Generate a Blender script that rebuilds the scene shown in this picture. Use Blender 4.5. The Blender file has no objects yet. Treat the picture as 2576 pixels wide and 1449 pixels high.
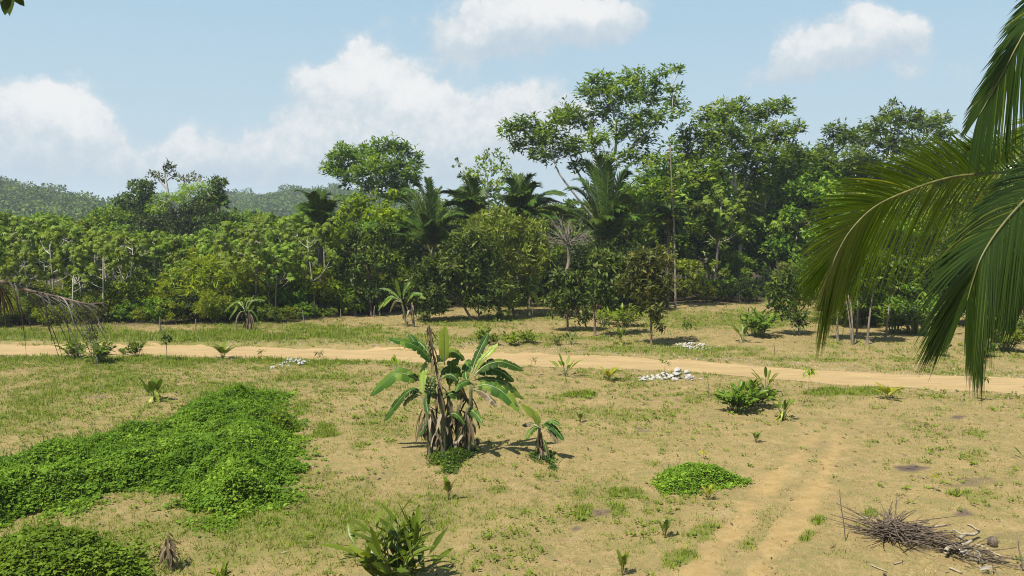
import bpy, bmesh, math
import numpy as np
from mathutils import Vector

SC = bpy.context.scene
COL = SC.collection
R = math.radians

# ------------------------------------------------------------ camera, sky, sun, exposure
FPX, CAMZ = 2022.0, 7.0                     # focal length in photo units (2576 wide), eye height in metres
TILT = math.atan((724.5 - 560.0) / FPX)
cam = bpy.data.objects.new('camera', bpy.data.cameras.new('camera'))
COL.objects.link(cam)
cam.location = (0, 0, CAMZ)
cam.rotation_euler = (math.pi / 2 - TILT, 0, 0)
cam.data.sensor_width = 36.0
cam.data.lens = 36.0 * FPX / 2576.0
cam.data.clip_start = 0.1
cam.data.clip_end = 6000.0
SC.camera = cam

SUN_EL, SUN_AZ = R(58), R(-138)              # azimuth from +Y, clockwise seen from above: sun on the left
sd = Vector((math.sin(SUN_AZ) * math.cos(SUN_EL), math.cos(SUN_AZ) * math.cos(SUN_EL), math.sin(SUN_EL)))
sun = bpy.data.objects.new('sun', bpy.data.lights.new('sun', 'SUN'))
COL.objects.link(sun)
sun.data.energy = 5.0
sun.data.angle = R(0.5)
sun.data.color = (1.0, 0.95, 0.86)
sun.rotation_euler = sd.to_track_quat('Z', 'Y').to_euler()
sun.location = (-20, 0, 40)

SC.view_settings.view_transform = 'Standard'
SC.view_settings.look = 'None'
SC.view_settings.exposure = 0.85
SC.view_settings.gamma = 1.0
SC.view_settings.use_curve_mapping = False
SC.cycles.max_bounces = 6
SC.cycles.diffuse_bounces = 3
SC.cycles.glossy_bounces = 2
SC.cycles.transmission_bounces = 3
SC.cycles.transparent_max_bounces = 4
SC.cycles.volume_bounces = 0
SC.cycles.use_denoising = True
SC.cycles.filter_width = 1.05
SC.cycles.denoising_prefilter = 'NONE'
SC.cycles.denoising_input_passes = 'RGB_ALBEDO_NORMAL'


def ray(px, py):
    cx, cy = (px - 1288.0) / FPX, -(py - 724.5) / FPX
    ct, st = math.cos(TILT), math.sin(TILT)
    return np.array([cx, ct + cy * st, -st + cy * ct])


def at(px, py, Y):
    d = ray(px, py)
    return np.array([0, 0, CAMZ]) + d * (Y / d[1])


def project(x, y, z):
    ct, st = math.cos(TILT), math.sin(TILT)
    dz = z - CAMZ
    f = np.maximum(y * ct - dz * st, 0.1)
    u = y * st + dz * ct
    return 1288.0 + FPX * x / f, 724.5 - FPX * u / f


def angles(px, py):
    d = ray(px, py)
    return math.atan2(d[0], d[1]), math.atan2(d[2], math.hypot(d[0], d[1]))


class NT:
    """Small helper that writes node trees."""
    def __init__(s, tree):
        s.t = tree
        s.t.nodes.clear()

    def n(s, typ, ins=None, **props):
        nd = s.t.nodes.new(typ)
        for k, v in props.items():
            setattr(nd, k, v)
        for k, v in (ins or {}).items():
            sock = nd.inputs[k]
            if isinstance(v, bpy.types.NodeSocket):
                s.t.links.new(v, sock)
            else:
                sock.default_value = v
        return nd

    def m(s, op, a, b=None, c=None, clamp=False):
        nd = s.n('ShaderNodeMath', operation=op)
        nd.use_clamp = clamp
        for i, v in enumerate((a, b, c)):
            if v is None:
                continue
            if isinstance(v, bpy.types.NodeSocket):
                s.t.links.new(v, nd.inputs[i])
            else:
                nd.inputs[i].default_value = v
        return nd.outputs[0]

    def mix(s, f, a, b, blend='MIX'):
        nd = s.n('ShaderNodeMix', data_type='RGBA', blend_type=blend)
        for i, v in ((0, f), (6, a), (7, b)):
            if isinstance(v, bpy.types.NodeSocket):
                s.t.links.new(v, nd.inputs[i])
            else:
                nd.inputs[i].default_value = v if i == 0 else (*v, 1.0) if len(v) == 3 else v
        return nd.outputs[2]

    def ramp(s, f, stops):
        nd = s.n('ShaderNodeValToRGB')
        el = nd.color_ramp.elements
        while len(el) < len(stops):
            el.new(0.5)
        for e, (p, c) in zip(el, stops):
            e.position = p
            e.color = (*c, 1.0) if len(c) == 3 else c
        s.t.links.new(f, nd.inputs[0])
        return nd.outputs[0]

    def sstep(s, v, lo, hi):
        nd = s.n('ShaderNodeMapRange', interpolation_type='SMOOTHSTEP')
        s.t.links.new(v, nd.inputs[0])
        nd.inputs[1].default_value, nd.inputs[2].default_value = lo, hi
        return nd.outputs[0]

    def noise(s, vec, scale, detail=4, rough=0.55, dist=0.0):
        nd = s.n('ShaderNodeTexNoise', {'Scale': scale, 'Detail': detail, 'Roughness': rough, 'Distortion': dist})
        s.t.links.new(vec, nd.inputs['Vector'])
        return nd.outputs[0]


# clouds as places in the sky (photo position -> direction): x, y, half width, half height, strength
CLOUDS = [
    (915, 150, 62, 55, 1.1), (880, 215, 90, 45, 0.9), (762, 200, 52, 50, 0.62), (960, 250, 130, 60, 0.8), (1050, 265, 52, 45, 0.7),
    (870, 300, 190, 75, 0.65), (960, 380, 260, 70, 0.5), (740, 370, 160, 60, 0.4),
    (1300, 30, 240, 60, 1.1), (1360, 85, 160, 50, 0.95), (1180, 110, 110, 40, 0.9), (1090, 170, 80, 28, 0.5), (1480, 25, 120, 40, 0.9),
    (1300, 235, 150, 45, 0.72), (1210, 300, 170, 55, 0.55), (1420, 300, 220, 60, 0.45), (1300, 390, 200, 60, 0.4),
    (70, 260, 95, 52, 0.95), (150, 300, 80, 50, 0.85), (40, 330, 150, 70, 0.75), (230, 345, 70, 35, 0.55), (70, 400, 230, 55, 0.5),
    (475, 355, 34, 34, 0.55), (470, 405, 110, 30, 0.35), (620, 420, 150, 40, 0.35),
    (2180, 45, 62, 45, 1.1), (2235, 85, 70, 45, 0.85), (2110, 130, 110, 42, 0.95), (1985, 110, 45, 38, 0.75), (1985, 170, 90, 35, 0.75),
    (2310, 75, 45, 35, 0.45), (1905, 205, 80, 25, 0.4), (2410, 160, 80, 42, 0.5), (2285, 190, 45, 25, 0.42), (1990, 60, 60, 18, 0.3),
    (280, 425, 420, 55, 0.30), (800, 425, 420, 60, 0.36), (1180, 360, 320, 90, 0.4), (1780, 262, 55, 28, 0.4), (2200, 320, 260, 30, 0.35), (1980, 10, 90, 14, 0.25),
]
world = bpy.data.worlds.new('World')
SC.world = world
world.use_nodes = True
w = NT(world.node_tree)
tc = w.n('ShaderNodeTexCoord')
vec = tc.outputs['Generated']
sep = w.n('ShaderNodeSeparateXYZ', {0: vec})
az = w.m('ARCTAN2', sep.outputs[0], sep.outputs[1])
el = w.m('ARCSINE', sep.outputs[2])
sky = w.n('ShaderNodeTexSky', sky_type='NISHITA')
sky.sun_disc = False
sky.sun_elevation = SUN_EL
sky.sun_rotation = SUN_AZ
sky.altitude = 50
sky.air_density = 1.0
sky.dust_density = 2.0
sky.ozone_density = 1.5
skyc = w.mix(1.0, sky.outputs[0], (0.11, 0.115, 0.12), 'MULTIPLY')
haze_f = w.m('ADD', w.m('MULTIPLY', w.sstep(el, 0.34, 0.0), 0.15), 0.82)
skyc = w.mix(haze_f, skyc, w.mix(w.sstep(el, 0.36, 0.95), w.ramp(w.sstep(el, 0.34, 0.0), [(0.0, (0.385, 0.57, 0.70)), (1.0, (0.50, 0.62, 0.69))]), (0.14, 0.23, 0.33)))
warp1 = w.noise(vec, 10.0, 8, 0.6)
warp2 = w.noise(w.n('ShaderNodeVectorMath', {0: vec, 1: (3.1, 1.7, 5.3)}, operation='ADD').outputs[0], 10.0, 8, 0.6)
azw = w.m('MULTIPLY_ADD', w.m('SUBTRACT', warp1, 0.5), 0.085, az)
elw = w.m('MULTIPLY_ADD', w.m('SUBTRACT', warp2, 0.5), 0.065, el)
dens = None
lit = None
for (cx, cy, rx, ry, s) in CLOUDS:
    s = s if s > 0.8 else s * 0.86
    a, e = angles(cx, cy)
    ra, re = rx * 1.08 / FPX, ry * 1.08 / FPX
    u = w.m('MULTIPLY', w.m('SUBTRACT', azw, a), 1 / ra)
    v = w.m('MULTIPLY', w.m('SUBTRACT', elw, e), 1 / re)
    q = w.m('ADD', w.m('MULTIPLY', u, u), w.m('MULTIPLY', v, v))
    g = w.m('MULTIPLY', w.m('EXPONENT', w.m('MULTIPLY', q, -0.9)), s)
    dens = g if dens is None else w.m('ADD', dens, g)
    h = w.m('MULTIPLY', g, v)
    lit = h if lit is None else w.m('ADD', lit, h)
n_big = w.noise(vec, 16.0, 8, 0.6)
n_fine = w.noise(vec, 60.0, 6, 0.6)
# the rest of the sky, away from the photographed part, has loose clouds of its own
away = w.m('MULTIPLY', w.sstep(w.m('ABSOLUTE', az), 0.75, 1.0), w.sstep(w.noise(vec, 3.0, 6, 0.55), 0.5, 0.72))
d2 = w.m('ADD', w.m('ADD', dens, w.m('MULTIPLY', away, 0.8)), w.m('MULTIPLY', w.m('SUBTRACT', n_big, 0.5), 1.6))
d2 = w.m('ADD', d2, w.m('MULTIPLY', w.m('SUBTRACT', n_fine, 0.5), 0.55))
mask = w.m('MAXIMUM', w.m('MULTIPLY', w.sstep(d2, 0.34, 0.95), 0.82), w.m('MULTIPLY', w.sstep(d2, 0.66, 0.84), 0.95))
core = w.m('ADD', w.m('MULTIPLY', lit, 0.55), w.m('ADD', w.m('MULTIPLY', d2, 0.25), w.m('MULTIPLY', w.m('SUBTRACT', n_fine, 0.5), 0.8)))
ccol = w.ramp(w.sstep(core, -0.25, 0.75), [(0.0, (0.47, 0.56, 0.64)), (0.5, (0.59, 0.65, 0.69)), (1.0, (0.80, 0.80, 0.795))])
skyc = w.mix(mask, skyc, ccol)
bg = w.n('ShaderNodeBackground', {'Color': skyc, 'Strength': 0.635})
w.n('ShaderNodeOutputWorld', {'Surface': bg.outputs[0]})

# ------------------------------------------------------------ mesh helpers

def unit(v):
    return v / np.maximum(np.linalg.norm(v, axis=-1, keepdims=True), 1e-9)


class MB:
    def __init__(s):
        s.v, s.q, s.t, s.rq, s.rt, s.n = [], [], [], [], [], 0

    def add(s, V, Q=None, T=None, rnd=None):
        V = np.asarray(V, float).reshape(-1, 3)
        for F, lst, rl in ((Q, s.q, s.rq), (T, s.t, s.rt)):
            if F is not None and len(F):
                F = np.asarray(F, np.int64)
                lst.append(F + s.n)
                rl.append(np.broadcast_to(np.asarray(0.5 if rnd is None else rnd, float), (len(F),)))
        s.v.append(V)
        s.n += len(V)

    def mesh(s, name, mat, smooth=False, origin=(0, 0, 0)):
        me = bpy.data.meshes.new(name)
        V = np.concatenate(s.v) - np.asarray(origin, float)
        Q = np.concatenate(s.q) if s.q else np.zeros((0, 4), np.int64)
        T = np.concatenate(s.t) if s.t else np.zeros((0, 3), np.int64)
        nq, nt = len(Q), len(T)
        me.vertices.add(len(V))
        me.vertices.foreach_set('co', V.astype(np.float32).ravel())
        me.loops.add(nq * 4 + nt * 3)
        me.loops.foreach_set('vertex_index', np.concatenate([Q.ravel(), T.ravel()]).astype(np.int32))
        me.polygons.add(nq + nt)
        st = np.concatenate([np.arange(nq) * 4, nq * 4 + np.arange(nt) * 3]).astype(np.int32)
        me.polygons.foreach_set('loop_start', st)
        r = np.concatenate((s.rq or [np.zeros(0)]) + (s.rt or [np.zeros(0)])).astype(np.float32)
        a = me.attributes.new('rnd', 'FLOAT', 'FACE')
        a.data.foreach_set('value', r)
        if smooth:
            me.polygons.foreach_set('use_smooth', np.ones(nq + nt, bool))
        me.update(calc_edges=True)
        me.materials.append(mat)
        return me


def tube(mb, path, rad, sides=6, rnd=0.5, cap=True):
    P = np.asarray(path, float)
    n = len(P)
    rad = np.broadcast_to(np.asarray(rad, float), (n,))
    T = unit(np.gradient(P, axis=0))
    ref = np.array([0.0, 1.0, 0.0]) if abs(T[0][1]) < 0.8 else np.array([1.0, 0, 0])
    S = unit(np.cross(T, ref))
    B = np.cross(T, S)
    a = np.arange(sides) * 2 * math.pi / sides
    ring = P[:, None] + rad[:, None, None] * (np.cos(a)[None, :, None] * S[:, None] + np.sin(a)[None, :, None] * B[:, None])
    i, j = np.meshgrid(np.arange(n - 1), np.arange(sides), indexing='ij')
    k = (j + 1) % sides
    Q = np.stack([i * sides + j, i * sides + k, (i + 1) * sides + k, (i + 1) * sides + j], -1).reshape(-1, 4)
    V = ring.reshape(-1, 3)
    Tq = None
    if cap:
        V = np.concatenate([V, P[-1:]])
        j = np.arange(sides)
        Tq = np.stack([(n - 1) * sides + j, (n - 1) * sides + (j + 1) % sides, np.full(sides, n * sides)], -1)
    mb.add(V, Q, Tq, rnd)


def bez(p0, p1, p2, n=8):
    t = np.linspace(0, 1, n)[:, None]
    return (1 - t) ** 2 * np.asarray(p0) + 2 * t * (1 - t) * np.asarray(p1) + t * t * np.asarray(p2)


def smooth_path(pts, n):
    """Catmull-Rom through the points."""
    P = np.asarray(pts, float)
    P = np.concatenate([2 * P[:1] - P[1:2], P, 2 * P[-1:] - P[-2:-1]])
    m = len(P) - 3
    u = np.linspace(0, m - 1e-6, n)
    i = u.astype(int)
    t = (u - i)[:, None]
    a, b, c, d = P[i], P[i + 1], P[i + 2], P[i + 3]
    return 0.5 * (2 * b + (c - a) * t + (2 * a - 5 * b + 4 * c - d) * t ** 2 + (3 * b - a - 3 * c + d) * t ** 3)


def leaves(mb, P, D, N, L, W, fold=0.25, rnd=None, wide=0.45):
    """Folded diamond leaves, one quad each."""
    D = unit(D)
    S = unit(np.cross(D, N))
    N = np.cross(S, D)
    n = len(P)
    L = np.broadcast_to(np.asarray(L, float), (n,))[:, None]
    W = np.broadcast_to(np.asarray(W, float), (n,))[:, None]
    mid = P + D * L * wide + N * (fold * W)
    tip = P + D * L
    V = np.stack([P, mid + S * W / 2, tip, mid - S * W / 2], 1).reshape(-1, 3)
    mb.add(V, np.arange(4 * n).reshape(-1, 4), None, rnd)


def ribbons(mb, P, Wd, Nh, fold=0.2, rnd=None, mid=True):
    """Strips along paths P (m,k,3), widths (m,k) or (k,), normals near Nh (m,3)."""
    P = np.asarray(P, float)
    m, k, _ = P.shape
    Wd = np.broadcast_to(np.asarray(Wd, float), (m, k))[..., None]
    T = unit(np.gradient(P, axis=1))
    Nh = np.broadcast_to(np.asarray(Nh, float)[:, None] if np.ndim(Nh) == 2 else np.asarray(Nh, float), (m, k, 3))
    S = unit(np.cross(T, Nh))
    N = np.cross(S, T)
    c = 3 if mid else 2
    l, r = P + S * Wd / 2 + N * fold * Wd / 2, P - S * Wd / 2 + N * fold * Wd / 2
    V = np.stack([l, P, r] if mid else [l, r], 2).reshape(-1, 3)
    a = np.arange(m)[:, None, None] * k * c
    i = np.arange(k - 1)[None, :, None] * c
    j = np.arange(c - 1)[None, None, :]
    b = a + i + j
    Q = np.stack([b, b + 1, b + 1 + c, b + c], -1).reshape(-1, 4)
    rr = None if rnd is None else np.repeat(np.broadcast_to(np.asarray(rnd, float), (m,)), (k - 1) * (c - 1))
    mb.add(V, Q, None, rr)


def hash2(ix, iy, seed):
    h = (ix * 374761393 + iy * 668265263 + seed * 974711) & 0x7fffffff
    h = ((h ^ (h >> 13)) * 1274126177) & 0x7fffffff
    return ((h ^ (h >> 16)) & 0xffff) / 65535.0


def vnoise(x, y, seed=0):
    x, y = np.asarray(x, float), np.asarray(y, float)
    ix, iy = np.floor(x).astype(np.int64), np.floor(y).astype(np.int64)
    fx, fy = x - ix, y - iy
    fx, fy = fx * fx * (3 - 2 * fx), fy * fy * (3 - 2 * fy)
    a, b = hash2(ix, iy, seed), hash2(ix + 1, iy, seed)
    c, d = hash2(ix, iy + 1, seed), hash2(ix + 1, iy + 1, seed)
    return (a + (b - a) * fx) * (1 - fy) + (c + (d - c) * fx) * fy


def fbm(x, y, seed=0, o=4):
    s, a, t = 0.0, 0.5, 0.0
    for i in range(o):
        s = s + a * vnoise(x * 2 ** i, y * 2 ** i, seed + i * 17)
        t += a
        a *= 0.5
    return s / t


def sst(v, lo, hi):
    t = np.clip((v - lo) / (hi - lo), 0, 1)
    return t * t * (3 - 2 * t)


# ------------------------------------------------------------ things

def tag(o, label=None, cat=None, group=None, kind=None):
    for k, v in (('label', label), ('category', cat), ('group', group), ('kind', kind)):
        if v:
            o[k] = v
    return o


def thing(name, label, cat, loc=(0, 0, 0), group=None, rz=0.0, sc=1.0):
    o = bpy.data.objects.new(name, None)
    COL.objects.link(o)
    o.location = tuple(float(v) for v in loc)
    o.rotation_euler = (0, 0, rz)
    o.scale = (sc, sc, sc) if np.isscalar(sc) else sc
    o.empty_display_size = 0.2
    return tag(o, label, cat, group)


def part(name, mesh, parent=None):
    o = bpy.data.objects.new(name, mesh)
    COL.objects.link(o)
    if parent is not None:
        o.parent = parent
    return o


# ------------------------------------------------------------ materials

def newmat(name):
    m = bpy.data.materials.new(name)
    m.use_nodes = True
    return m, NT(m.node_tree)


def leafmat(name, c1, c2, c3, trans=0.35, rough=0.5, tint=(1.3, 1.15, 0.5), var=0.2, spec=0.18):
    c1, c2, c3 = [(c[0] * 1.22, c[1] * 1.24, c[2] * 0.66) for c in (c1, c2, c3)]
    m, t = newmat(name)
    a = t.n('ShaderNodeAttribute', attribute_name='rnd')
    oi = t.n('ShaderNodeObjectInfo')
    col = t.ramp(a.outputs['Fac'], [(0.0, c1), (0.72, c2), (1.0, c3)])
    hsv = t.n('ShaderNodeHueSaturation', {'Color': col})
    t.t.links.new(t.m('MULTIPLY_ADD', oi.outputs['Random'], 0.03, 0.485), hsv.inputs['Hue'])
    t.t.links.new(t.m('MULTIPLY_ADD', oi.outputs['Random'], var * 2, 1.0 - var), hsv.inputs['Value'])
    col = hsv.outputs[0]
    p = t.n('ShaderNodeBsdfPrincipled', {'Base Color': col, 'Roughness': rough})
    p.inputs['Specular IOR Level'].default_value = spec
    tr = t.n('ShaderNodeBsdfTranslucent', {'Color': t.mix(1.0, col, tint, 'MULTIPLY')})
    mx = t.n('ShaderNodeMixShader', {0: trans, 1: p.outputs[0], 2: tr.outputs[0]})
    t.n('ShaderNodeOutputMaterial', {'Surface': mx.outputs[0]})
    return m


def barkmat(name, c1, c2, scale=6.0, rough=0.85, stretch=(1, 1, 0.25)):
    m, t = newmat(name)
    tcn = t.n('ShaderNodeTexCoord')
    mp = t.n('ShaderNodeMapping', {'Vector': tcn.outputs['Object'], 'Scale': stretch})
    n1 = t.noise(mp.outputs[0], scale, 6, 0.65)
    col = t.mix(t.sstep(n1, 0.35, 0.65), c1, c2)
    bp = t.n('ShaderNodeBump', {'Height': n1, 'Strength': 0.5, 'Distance': 0.03})
    p = t.n('ShaderNodeBsdfPrincipled', {'Base Color': col, 'Roughness': rough, 'Normal': bp.outputs[0]})
    t.n('ShaderNodeOutputMaterial', {'Surface': p.outputs[0]})
    return m


M = {}
M['rain'] = leafmat('feathery_leaf', (0.038, 0.076, 0.010), (0.105, 0.180, 0.024), (0.20, 0.27, 0.04), 0.46)
M['mango'] = leafmat('mango_leaf', (0.026, 0.050, 0.012), (0.080, 0.120, 0.034), (0.17, 0.20, 0.085), 0.3, 0.45, spec=0.15)
M['olive'] = leafmat('olive_leaf', (0.068, 0.094, 0.020), (0.150, 0.185, 0.046), (0.24, 0.26, 0.08), 0.36, 0.45)
M['cecropia'] = leafmat('lobed_leaf', (0.058, 0.098, 0.016), (0.150, 0.210, 0.038), (0.24, 0.30, 0.085), 0.44)
M['broad'] = leafmat('broad_leaf', (0.034, 0.068, 0.010), (0.120, 0.185, 0.025), (0.22, 0.28, 0.05), 0.42)
M['dark'] = leafmat('dark_leaf', (0.018, 0.034, 0.009), (0.058, 0.092, 0.020), (0.13, 0.16, 0.042), 0.32)
M['lime'] = leafmat('lime_leaf', (0.085, 0.150, 0.008), (0.175, 0.275, 0.014), (0.28, 0.36, 0.025), 0.44)
M['feather'] = leafmat('yellow_green_leaf', (0.080, 0.110, 0.010), (0.165, 0.200, 0.020), (0.25, 0.27, 0.03), 0.45)
M['palm'] = leafmat('palm_leaflet', (0.022, 0.046, 0.010), (0.056, 0.098, 0.020), (0.18, 0.20, 0.06), 0.3, 0.45, spec=0.15)
M['coco'] = leafmat('coconut_leaflet', (0.040, 0.070, 0.007), (0.115, 0.162, 0.013), (0.36, 0.31, 0.03), 0.44, 0.27, spec=0.45)
M['banana'] = leafmat('banana_leaf', (0.017, 0.044, 0.011), (0.037, 0.085, 0.018), (0.11, 0.16, 0.035), 0.32, 0.5, var=0.06, spec=0.12)
M['banana_pale'] = leafmat('young_banana_leaf', (0.16, 0.23, 0.06), (0.20, 0.28, 0.07), (0.26, 0.32, 0.09), 0.4, 0.35, var=0.05)
M['ginger'] = leafmat('ginger_leaf', (0.045, 0.078, 0.012), (0.100, 0.150, 0.024), (0.24, 0.28, 0.07), 0.35, 0.34)
M['paddle'] = leafmat('paddle_leaf', (0.070, 0.105, 0.012), (0.130, 0.17, 0.02), (0.24, 0.26, 0.035), 0.4, 0.4)
M['weed'] = leafmat('weed_leaf', (0.050, 0.094, 0.015), (0.112, 0.178, 0.028), (0.20, 0.27, 0.055), 0.38, 0.65, spec=0.1)
M['grass'] = leafmat('green_grass_blade', (0.075, 0.115, 0.014), (0.135, 0.195, 0.024), (0.24, 0.26, 0.06), 0.3, 0.6)
M['straw'] = leafmat('dry_grass_blade', (0.12, 0.09, 0.055), (0.225, 0.17, 0.13), (0.35, 0.28, 0.24), 0.2, 0.7)
M['dead'] = leafmat('dead_leaf', (0.040, 0.028, 0.028), (0.11, 0.077, 0.088), (0.23, 0.185, 0.25), 0.15, 0.7)
M['grey_dead'] = leafmat('weathered_leaflet', (0.030, 0.024, 0.036), (0.08, 0.069, 0.108), (0.30, 0.275, 0.46), 0.12, 0.65)
M['yellow'] = leafmat('yellow_leaf', (0.16, 0.17, 0.02), (0.30, 0.29, 0.03), (0.45, 0.40, 0.06), 0.4, 0.4)
M['rust'] = leafmat('reddish_leaf', (0.036, 0.046, 0.016), (0.092, 0.110, 0.040), (0.18, 0.16, 0.08), 0.3, 0.45, spec=0.15)
M['hill'] = leafmat('hill_canopy', (0.035, 0.072, 0.014), (0.075, 0.130, 0.026), (0.14, 0.18, 0.045), 0.25, 0.8)
M['bark'] = barkmat('grey_brown_bark', (0.10, 0.075, 0.05), (0.22, 0.18, 0.13))
M['pale_bark'] = barkmat('pale_bark', (0.25, 0.235, 0.19), (0.45, 0.42, 0.36), 3.0)
M['white_bark'] = barkmat('silvery_bark', (0.22, 0.20, 0.17), (0.42, 0.39, 0.35), 2.0)
M['dark_bark'] = barkmat('dark_bark', (0.045, 0.035, 0.026), (0.12, 0.09, 0.065))
M['palm_bark'] = barkmat('palm_bark', (0.16, 0.14, 0.11), (0.30, 0.27, 0.22), 5.0, stretch=(0.3, 0.3, 3))
M['stick'] = barkmat('dry_stick', (0.038, 0.026, 0.018), (0.135, 0.098, 0.065), 9.0)
M['pale_stick'] = barkmat('bleached_stick', (0.20, 0.165, 0.105), (0.36, 0.30, 0.21), 9.0)
M['stem'] = barkmat('banana_stem', (0.055, 0.052, 0.024), (0.115, 0.12, 0.045), 5.0)
M['green_stem'] = barkmat('green_stem', (0.09, 0.11, 0.03), (0.16, 0.18, 0.06), 8.0)
M['rachis'] = barkmat('frond_stalk', (0.07, 0.075, 0.018), (0.15, 0.135, 0.035), 8.0, 0.5)
M['fruit'] = barkmat('green_fruit', (0.05, 0.10, 0.02), (0.09, 0.15, 0.03), 12.0, 0.45)
M['rock'] = barkmat('white_limestone', (0.20, 0.185, 0.16), (0.46, 0.445, 0.41), 16.0, 0.9, (1, 1, 1))
M['twig_bark'] = barkmat('twig_bark', (0.085, 0.072, 0.055), (0.16, 0.138, 0.108), 3.0)
M['shade_palm'] = leafmat('painted_shade_leaflet', (0.014, 0.030, 0.010), (0.032, 0.058, 0.016), (0.10, 0.12, 0.03), 0.25, 0.4, spec=0.15)  # coconut leaflets with the shade of the upper fronds painted into the colour
M['gloom'] = leafmat('painted_gloom_leaf', (0.010, 0.019, 0.006), (0.026, 0.044, 0.011), (0.07, 0.09, 0.025), 0.25)  # near-black leaves: the dark hollow behind the mangos painted as leaf colour

# ------------------------------------------------------------ ground
ROADPX = [(-700, 879), (-300, 879), (0, 881), (400, 882), (800, 889), (1209, 902), (1500, 911), (1700, 919), (1895, 934), (2080, 948), (2300, 960), (2576, 970), (2900, 980), (3400, 990)]


def flat(px, py):
    d = ray(px, py)
    t = -CAMZ / d[2]
    return d[0] * t, d[1] * t


_rp = np.array([flat(*p) for p in ROADPX])


def road_y(x):
    return np.interp(x, _rp[:, 0], _rp[:, 1])


def road_d(x, y):
    return (y - road_y(x)) * 0.97


def gz(x, y):
    x, y = np.asarray(x, float), np.asarray(y, float)
    z = (fbm(x / 7.0, y / 7.0, 3) - 0.5) * 0.34 + (fbm(x / 1.6, y / 1.6, 8, 3) - 0.5) * 0.07
    d = road_d(x, y)
    z = z * sst(np.abs(d), 1.6, 3.2)
    z = z + 0.16 * sst(d, 1.75, 2.15) * (1 - sst(x, -4, 6))       # low bank on the far side of the road
    return z - 0.05 * sst(-np.abs(d), -1.7, -1.2)


def gp(px, py):
    """Ground point under a photo position."""
    d = ray(px, py)
    z = 0.0
    for _ in range(6):
        t = (z - CAMZ) / d[2]
        z = float(gz(d[0] * t, d[1] * t))
    return np.array([d[0] * t, d[1] * t, z])


def pdist(px, py, line, ky=2.0):
    best = np.full(np.shape(px), 1e9)
    for (x0, y0), (x1, y1) in zip(line[:-1], line[1:]):
        dx, dy = x1 - x0, (y1 - y0) * ky
        ax, ay = px - x0, (py - y0) * ky
        t = np.clip((ax * dx + ay * dy) / (dx * dx + dy * dy), 0, 1)
        best = np.minimum(best, np.hypot(ax - t * dx, ay - t * dy))
    return best


RUTS = [[(1700, 1500), (1745, 1446), (1827, 1356), (1880, 1285), (1951, 1198), (2000, 1146), (2045, 1101), (2082, 1018), (2100, 985)],
        [(1880, 1500), (1910, 1446), (1955, 1375), (2007, 1311), (2045, 1243), (2075, 1191), (2094, 1146), (2109, 1093), (2125, 1010)]]
GREEN = [(2150, 985, 120, 12, .95), (1460, 995, 45, 11, .85), (1400, 1002, 40, 8, .5), (350, 905, 420, 9, .75), (800, 910, 220, 8, .8), (60, 905, 120, 10, .6),
         (400, 846, 520, 16, .9), (830, 832, 170, 18, .7), (1300, 850, 260, 12, .55), (1850, 805, 300, 24, .55), (1700, 880, 260, 10, .6), (1180, 815, 120, 14, .5), (2100, 905, 220, 8, .5), (900, 850, 260, 22, .5), (170, 1018, 60, 8, .5), (2019, 1348, 30, 18, .95), (2056, 1311, 25, 13, .9), (1985, 1370, 20, 10, .9),
         (1790, 1341, 60, 22, .85), (1840, 1315, 25, 12, .8), (1726, 1408, 60, 28, .8), (1869, 1367, 35, 28, .6), (1805, 1420, 25, 15, .8), (2454, 1090, 35, 12, .6),
         (2446, 1146, 40, 15, .5), (2409, 1243, 30, 7, .9), (2187, 1116, 25, 12, .45), (2126, 1060, 25, 8, .5), (1246, 1232, 35, 12, .6), (1464, 1292, 20, 22, .95),
         (1550, 1285, 22, 16, .95), (1584, 1240, 60, 14, .75), (1460, 1243, 25, 18, .7), (1171, 1390, 35, 15, .6), (905, 1123, 25, 12, .5), (987, 1114, 15, 8, .6),
         (817, 1082, 36, 24, .95), (761, 1030, 18, 16, .8), (656, 1337, 60, 20, .7), (500, 1330, 80, 25, .5), (1700, 1225, 60, 20, .6), (1120, 1165, 40, 12, .7),
         (560, 985, 200, 20, .55), (100, 950, 200, 15, .3), (1800, 890, 160, 10, .55), (2300, 905, 160, 12, .35), (1350, 870, 300, 8, .25), (1640, 1165, 30, 10, .6),
         (1280, 1155, 30, 8, .5), (1380, 1195, 40, 14, .45), (2100, 1395, 50, 22, .45), (2196, 1290, 22, 12, .8), (2160, 1325, 25, 12, .6), (760, 1420, 60, 22, .4),
         (1370, 1440, 120, 14, .4), (1590, 1370, 80, 25, .4), (940, 1250, 70, 20, .4), (800, 1200, 60, 25, .45), (2470, 1250, 60, 16, .5), (2560, 1180, 30, 20, .4)]
BURN = [(2292, 1178, 32, 8, 1), (2412, 1050, 20, 5, .9), (2424, 1290, 26, 9, .8), (2435, 1215, 78, 14, .55), (2199, 1067, 28, 7, .4), (2071, 1116, 30, 10, .4),
        (1614, 1078, 30, 9, .6), (1351, 1026, 25, 8, .4), (1520, 1288, 25, 10, .75), (1456, 1333, 20, 6, .8), (1239, 1382, 45, 15, .5), (1122, 1427, 25, 10, .6),
        (240, 1000, 40, 5, .5), (75, 985, 25, 4, .4), (139, 1069, 40, 9, .35), (1702, 1005, 15, 6, .5), (1690, 1165, 50, 12, .35), (2330, 1370, 60, 20, .5), (2520, 1345, 50, 14, .4)]

EDGE = np.array([(-400, 838), (0, 836), (400, 833), (700, 826), (880, 806), (1000, 794), (1300, 776), (1700, 765), (2000, 760), (3000, 757)], float)


def edge_Y(px):
    return 7 * FPX / (np.interp(px, EDGE[:, 0], EDGE[:, 1]) - 560.0)


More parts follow.
